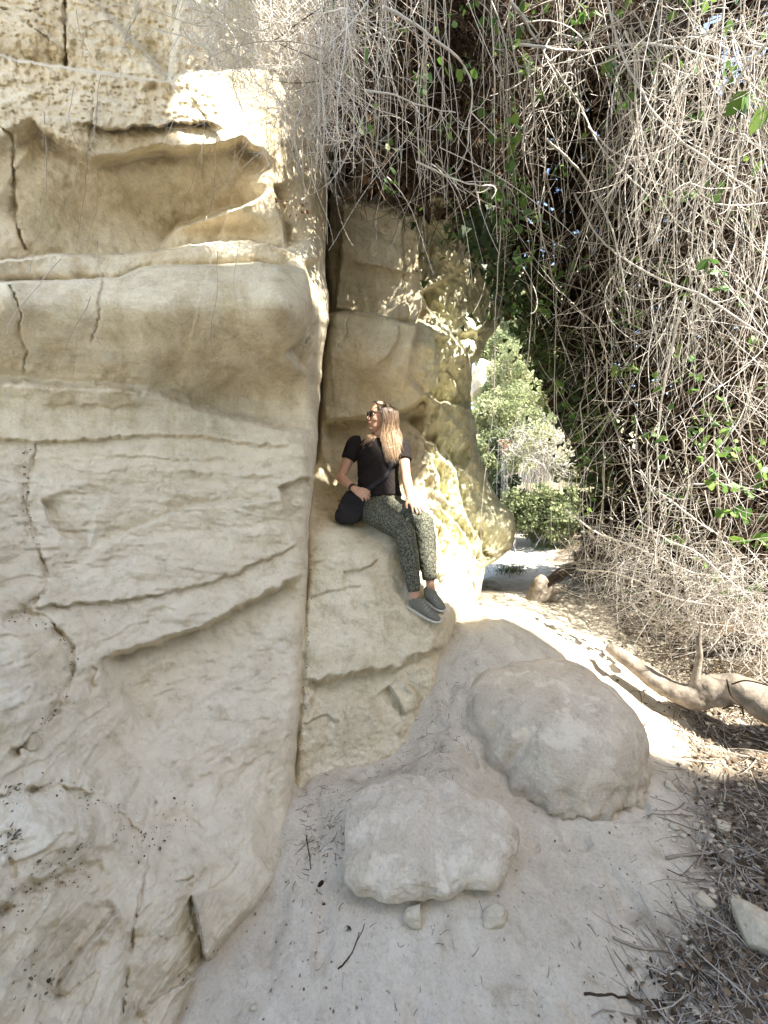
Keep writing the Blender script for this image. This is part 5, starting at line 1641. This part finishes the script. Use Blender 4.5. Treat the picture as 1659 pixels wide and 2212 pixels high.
link('strap', mesh_np('strap', ring.reshape(-1, 3), F), M_BAG, bag)
# ------------------------------------------------------------------ fallen log, stumps, litter
def wood(acc, pts, n=60, sides=20, knots=()):
    r = spline(np.array(pts, float), n)
    P, rad = r[:, :3], r[:, 3]
    V, F = tubes(P[None], rad[None], sides)
    c = np.repeat(P, sides, 0); d = V - c
    V = c + d * (1 + .16 * fbm(V * 8, 4) + .08 * ridged(V * np.array([14, 14, 40.0]), 3) * .5)[:, None]
    for kp, kr, ka in knots:
        w = np.exp(-(np.linalg.norm(V - np.array(kp), axis=1) / kr) ** 2)
        V += d / (np.linalg.norm(d, axis=1)[:, None] + 1e-9) * (ka * w)[:, None]
    b = acc.n
    acc.add(V, F)
    for ring, cc, flip in ((0, P[0], 0), (n - 1, P[-1], 1)):
        acc.v.append(cc.reshape(1, 3)); ci = acc.n; acc.n += 1; acc.a.append(np.zeros(1))
        ids = b + ring * sides + np.arange(sides); nx = np.roll(ids, -1)
        acc.f.setdefault(3, []).append(np.stack([np.full(sides, ci), ids, nx] if flip else [np.full(sides, ci), nx, ids], -1))
    return acc

log_pts = [[*px(1314, 1398, 2.55), .030], [*px(1345, 1418, 2.46), .046], [*px(1392, 1452, 2.36), .052], [*px(1440, 1486, 2.26), .056], [*px(1490, 1505, 2.18), .066], [*px(1530, 1496, 2.14), .074],
           [*px(1580, 1487, 2.08), .080], [*px(1625, 1503, 2.0), .084], [*px(1700, 1545, 1.92), .088], [*px(1800, 1560, 1.86), .09]]
root = empty('fallen_log', [float(c) for c in px(1314, 1420, 2.55)], 'thick pale crooked log raised above the litter at the right edge', 'log')
acc = wood(Acc(), log_pts, 90, 22, ((px(1505, 1470, 2.14), .07, .03),))
link('trunk', acc.mesh('trunk'), M_BARK, root)
st = wood(Acc(), [[*px(1500, 1490, 2.17), .034], [*px(1503, 1462, 2.165), .021], [*px(1511, 1420, 2.16), .015], [*px(1509, 1385, 2.16), .013], [*px(1515, 1352, 2.16), .005]], 26, 12)
for dx_, dz_ in ((-.012, .05), (.02, .045), (.005, .06), (-.03, .03)):
    b0 = px(1511, 1378, 2.16); st.tube(np.array([b0, b0 + (dx_ * .6, -.004, dz_ * .6), b0 + (dx_ * 1.4, -.006, dz_)]), np.array([.004, .003, .001]), 5)
link('stub', st.mesh('stub'), M_BARK, root)
cr_ = Acc()
for seq in ([(1570, 1468), (1578, 1500), (1600, 1522), (1606, 1545)], [(1580, 1478), (1610, 1470), (1650, 1478), (1690, 1492)], [(1604, 1530), (1580, 1525), (1560, 1532)]):
    pts = np.array([px(u, v, float(np.interp(u, [1560, 1700], [2.10, 1.92])) - .078) for u, v in seq])
    cr_.tube(spline(pts, 16), .0042, 5)
link('crack', cr_.mesh('crack'), M_DARKTWIG, root)
# cut stump and prop behind the log
root = empty('cut_stump', [float(c) for c in px(1620, 1400, 2.75)], 'sawn-off stump with an orange cut end behind the log', 'stump')
a0, a1 = px(1570, 1358, 2.62), px(1690, 1420, 2.72)
link('trunk', wood(Acc(), [[*a0, .058], [*(a0 * .6 + a1 * .4), .060], [*a1, .066]], 24, 18).mesh('trunk'), M_DARKBARK, root)
d = unit(a0 - a1); s_ = unit(np.cross(d, (0, 0, 1))); t_ = np.cross(s_, d)
ang = np.linspace(0, 2 * np.pi, 28, endpoint=False)
ringv = np.stack([a0 + d * .004 + (s_ * math.cos(t) + t_ * math.sin(t)) * .050 * (1 + .05 * math.sin(3 * t)) for t in ang])
link('cut_face', mesh_np('cut_face', np.vstack([ringv, [a0 + d * .006]]), np.stack([np.full(28, 28), np.arange(28), np.roll(np.arange(28), -1)], -1), False), M_CUT, root)
# roots at the end of the path
root = empty('old_root', [float(c) for c in px(1165, 1300, 3.9)], 'short gnarled root rising from the sunlit sand by the path', 'root')
g = gz(1.55, 4.0)
link('trunk', wood(Acc(), [[*px(1140, 1312, 3.85), .05], [*px(1157, 1285, 3.85), .075], [*px(1168, 1258, 3.85), .072], [*px(1178, 1250, 3.86), .045]], 30, 16).mesh('trunk'), M_BARK, root)
link('limb', wood(Acc(), [[*px(1150, 1305, 3.83), .045], [*px(1175, 1290, 3.8), .05], [*px(1200, 1272, 3.8), .048], [*px(1222, 1270, 3.82), .035]], 26, 14).mesh('limb'), M_BARK, root)
tag(link('fallen_branch', wood(Acc(), [[*px(1178, 1272, 4.05), .055], [*px(1200, 1248, 4.1), .058], [*px(1228, 1230, 4.15), .056], [*px(1270, 1215, 4.3), .05]], 34, 16).mesh('fallen_branch'), M_DARKBARK),
    'dark curved branch lying behind the pale root at the foot of the thicket', 'branch')

# litter under the thicket: straw-like twigs and dead leaves
def ground_scatter(poly, n, dens=None, rng=RNG):
    uv = scatter(poly, n, dens) + rng.normal(size=(n, 2)) * 28
    out = []
    Y = np.linspace(.8, 6.5, 260)
    for u, v in uv:
        P = px(np.full(260, u), np.full(260, v), Y)
        h = P[:, 2] - GZ_FAST(P[:, 0], P[:, 1])
        i = int(np.argmax(h < 0)) if (h < 0).any() else -1
        if i > 0: out.append(P[i])
    P = np.array(out); P[:, 2] = gz_arr(P[:, 0], P[:, 1])
    return P
_tx = np.linspace(-2, 5, 200); _ty = np.linspace(.3, 7, 200)
_TX, _TY = np.meshgrid(_tx, _ty); _TZ = gz_arr(_TX, _TY)
def GZ_FAST(x, y):
    i = np.clip(np.round((np.asarray(x) + 2) / 7 * 199).astype(int), 0, 199); j = np.clip(np.round((np.asarray(y) - .3) / 6.7 * 199).astype(int), 0, 199)
    return _TZ[j, i]
LITTER = [(1230, 1290), (1330, 1390), (1420, 1520), (1480, 1640), (1520, 1800), (1540, 2000), (1420, 2120), (1330, 2230), (1760, 2230), (1760, 1330), (1400, 1310)]
P0 = ground_scatter(LITTER, 1900)
n = len(P0)
dirs = RNG.normal(size=(n, 3)) * np.array([1, 1, .05]) + np.array([.2, -.3, 0])
paths = wander(P0 + np.array([0, 0, .006]), dirs, 6, RNG.uniform(.012, .05, n), .07, .0)
zz = gz_arr(paths[..., 0], paths[..., 1]) + .003
paths[..., 2] = np.clip(paths[..., 2], zz - .002, zz + RNG.uniform(0, .03, (n, 1)))
tag(link('twig_litter', stems_mesh('twig_litter', paths, RNG.uniform(.0008, .0034, n), RNG.uniform(.0, .6, n), 4, .6), M_TWIG), 'dry straw-like twigs littering the ground along the right edge', 'twigs', kind='stuff')
P0 = ground_scatter(LITTER, 1500)
P0[:, 2] += RNG.uniform(.003, .02, len(P0))
tag(link('leaf_litter', leaves_mesh('leaf_litter', leaf_quads(P0, RNG.uniform(.010, .036, len(P0)), RNG.uniform(0, 1, len(P0)) ** 1.3, 'oval', 0.0, nrm=np.array([0, 0, 1.0]))), attr_mat('litter_leaf', [(0, (.05, .036, .024)), (.5, (.12, .085, .055)), (1, (.26, .19, .12))])), 'fallen brown leaves under the thicket', 'leaves', kind='stuff')
P0 = ground_scatter(LITTER, 900)
v, f = ico(1); acc = Acc()
for p in P0:
    s_ = random.uniform(.004, .014)
    acc.add(v * np.array([s_ * random.uniform(.7, 1.5), s_, s_ * .7]) * (1 + .2 * gnoise(v * 3 + p)[:, None]) + p, f)
tag(link('gravel', acc.mesh('gravel'), M_STONE), 'pale chips of stone mixed into the litter on the right', 'gravel', kind='stuff')
M_CRUMB = attr_mat('crumb', [(0.0, (.09, .075, .055)), (.5, (.20, .165, .115)), (1.0, (.32, .27, .19))])
# dark crumbs and bits of leaf gathered in the gaps of the left cliff and along the joint
TRAILS = [([(0, 1345), (60, 1330), (115, 1350), (152, 1405), (155, 1455), (120, 1530), (75, 1600)], 120, 7), ([(0, 1730), (60, 1708), (150, 1700), (230, 1735), (300, 1810), (320, 1850)], 130, 16),
          ([(0, 1990), (60, 1910), (130, 1880), (200, 1860)], 130, 22), ([(60, 960), (60, 1060), (70, 1160)], 60, 5), ([(20, 2050), (80, 2120), (120, 2180)], 60, 30), ([(40, 1790), (10, 1850)], 50, 10),
          ([(250, 1810), (330, 1790), (420, 1740)], 60, 18), ([(440, 2090), (470, 2060), (420, 2110)], 40, 10)]
pts = []
for line, n, w in TRAILS:
    L = spline(np.array(line, float), 60)
    for k in range(n):
        q = L[random.randrange(60)] + RNG.normal(size=2) * w
        if q[0] > -100: pts.append(left_at(q[0], q[1]))
for k in range(150):
    v_ = random.uniform(1180, 1640); u_ = float(edges(CRACK, v_)) + abs(random.gauss(0, 5)) + 1
    pts.append(right_at(u_, v_))
P0 = np.array(pts); n = len(P0)
P0 += np.array([0, -.004, .003])
tag(link('crumbs', leaves_mesh('crumbs', leaf_quads(P0, RNG.uniform(.002, .010, n) * RNG.choice([1, 1, 1, 1.6], n), RNG.uniform(0, .6, n), 'oval', 0.0)), M_CRUMB), 'dark crumbs and leaf bits caught in the gaps of the rock', 'debris', kind='stuff')
# grit and chips on the sand, thicker along the foot of the rocks
BASE = [(645, 1660), (700, 1670), (790, 1690), (890, 1640), (960, 1470), (1000, 1440), (960, 1620), (860, 1730), (760, 1800), (690, 1900), (650, 1930)]
P0 = np.concatenate([ground_scatter([(660, 1700), (900, 1660), (1010, 1450), (1500, 1700), (1560, 2000), (1400, 2230), (430, 2230), (560, 1980)], 300), ground_scatter(BASE, 420), ground_scatter([(1380, 1620), (1440, 1700), (1470, 1950), (1540, 2200), (1600, 2100), (1520, 1700)], 420)])
v, f = ico(1); acc = Acc()
for p in P0:
    s_ = random.uniform(.0012, .0042) if random.random() < .94 else random.uniform(.005, .010)
    acc.add(v * np.array([s_ * random.uniform(.7, 1.6), s_, s_ * .7]) * (1 + .25 * gnoise(v * 3 + p)[:, None]) + p + (0, 0, s_ * .25), f)
tag(link('gravel', acc.mesh('gravel', False), M_STONE), 'fine pale grit strewn over the trodden sand', 'gravel', kind='stuff')
P0 = np.concatenate([ground_scatter(BASE, 300), ground_scatter([(1000, 1420), (1400, 1700), (1500, 1900), (1500, 2200), (480, 2200), (680, 1850)], 70)]); n = len(P0)
dirs = RNG.normal(size=(n, 3)) * np.array([1, 1, 0])
paths = wander(P0 + np.array([0, 0, .003]), dirs, 5, RNG.uniform(.003, .011, n), .15, .0)
paths[..., 2] = gz_arr(paths[..., 0], paths[..., 1]) + .002
tag(link('twig_bits', stems_mesh('twig_bits', paths, RNG.uniform(.0006, .0016, n), RNG.uniform(0, 1, n), 3, .6), M_CRUMB), 'short bits of dry twig on the sand along the foot of the rocks', 'twigs', kind='stuff')
# small debris on the open sand
SAND = [(660, 1700), (900, 1660), (950, 1560), (1010, 1450), (1500, 1700), (1520, 2000), (1300, 2212), (450, 2212), (560, 1980), (650, 1880)]
P0 = ground_scatter(SAND, 240, lambda u, v: np.clip(.25 + (u < 760) * .6 + (u > 1300) * .5 + ((v < 1760) & (u < 1000)) * .6, 0, 1))
P0[:, 2] += .004
n = len(P0)
tag(link('crumbs', leaves_mesh('crumbs', leaf_quads(P0, RNG.uniform(.003, .013, n), RNG.uniform(.1, .8, n), 'oval', 0.0, nrm=np.array([0, 0, 1.0]))), M_CRUMB), 'scattered leaf bits on the trodden sand', 'debris', kind='stuff')
for (u, v, s_, lab) in [(665, 2015, .030, 'yellow fallen leaf on the sand left of the cushion-shaped boulder'), (757, 2005, .032, 'dark curled leaf on the sand before the cushion-shaped boulder'),
                        (716, 2030, .028, 'purple-brown leaf on the bare sand'), (695, 1958, .03, 'olive fallen leaf near the left rock edge'), (700, 1905, .03, 'brown leaf stem with a leaf beside the left rock edge'),
                        (1455, 1860, .03, 'reddish leaf tip on the sand at the right'), (1450, 1950, .03, 'dark slim leaf lying on the right sand'), (1440, 2100, .045, 'brick-red leaf in the near right litter'), (245, 1808, .03, 'dark curled leaf in the debris channel of the left cliff')]:
    c = on_ground(u, v) if u > 300 else np.array(left_at(u, v)); c = np.array([c + (0, 0, .006)])
    tone = .8 if ('yellow' in lab or 'olive' in lab) else (.6 if 'red' in lab else .1)
    m = attr_mat('single_leaf', [(0, (.30, .20, .05)), (1, (.34, .24, .08))]) if 'yellow' in lab else (attr_mat('red_leaf', [(0, (.16, .05, .035)), (1, (.2, .07, .05))]) if 'red' in lab else M_DEADLEAF)
    tag(link('fallen_leaf', leaves_mesh('fallen_leaf', leaf_quads(c, [s_], [tone], 'oval', 0.0, nrm=np.array([0, -.2, 1.0]))), m), lab, 'leaf')
for seq, r, lab in [
        ([(730, 2100), (752, 2075), (768, 2045), (775, 2020)], .0022, 'thin forked twig on the open sand before the boulders'),
        ([(660, 1800), (668, 1850), (672, 1880)], .0022, 'dark twig lying along the left rock edge'),
        ([(1325, 2030), (1380, 2050), (1440, 2060), (1470, 2068)], .004, 'brown twig with a thick end on the right sand'),
        ([(1440, 1880), (1475, 1895), (1520, 1905)], .0014, 'hair-thin dark twig right of the cushion-shaped boulder'),
        ([(1260, 2150), (1340, 2160), (1430, 2165)], .003, 'dark twig in the near right litter'),
        ([(1420, 2130), (1460, 2100), (1490, 2070)], .0026, 'slanting twig with a red leaf in the near right litter'),
        ([(1440, 1860), (1540, 1850), (1640, 1920), (1690, 1960)], .005, 'long brown stick reaching in from the right border'),
        ([(1530, 1960), (1570, 2030), (1620, 2120), (1680, 2220)], .006, 'long straight grey stick running to the near right corner'),
        ([(1500, 1690), (1530, 1760), (1520, 1840), (1500, 1880)], .004, 'crooked pale twig standing out of the litter under the log'),
        ([(1560, 1900), (1600, 2000), (1610, 2100)], .004, 'reddish stick beside the long straight grey one')]:
    pts = np.array([on_ground(u, v) for u, v in seq]); pts[:, 2] += r + .002
    acc = Acc(); p = spline(pts, 24); p[:, 2] = np.maximum(p[:, 2], gz_arr(p[:, 0], p[:, 1]) + r * .8)
    p[:, :2] += .004 * np.stack([gnoise(p * 30), gnoise(p * 30 + 9)], -1)
    acc.tube(p, np.linspace(r * 1.2, r * .7, 24), 6, True, .25)
    if 'forked' in lab: acc.tube(np.array([p[16], p[16] + (.02, .03, .004), p[16] + (.025, .05, .004)]), r * .7, 5, True, .2)
    tag(link('twig', acc.mesh('twig', True, 'tone'), M_TWIG if r > .0038 else M_DARKTWIG), lab, 'twig')
# broad leaves low at the right border
for seq, nl, sz, lab in [([(1600, 1745), (1620, 1755), (1640, 1750)], 1, .08, 'round green leaf above the litter under the log'), ([(1590, 1930), (1630, 1945), (1670, 1990)], 3, .10, 'broad dark green leaves at the near right border'),
                         ([(1650, 1690), (1668, 1700), (1680, 1720)], 2, .10, 'bright green leaf at the right border below the log')]:
    shoot([(u, v, 1.75 if v < 1800 else 1.42) for u, v in seq], nl, sz, lab)
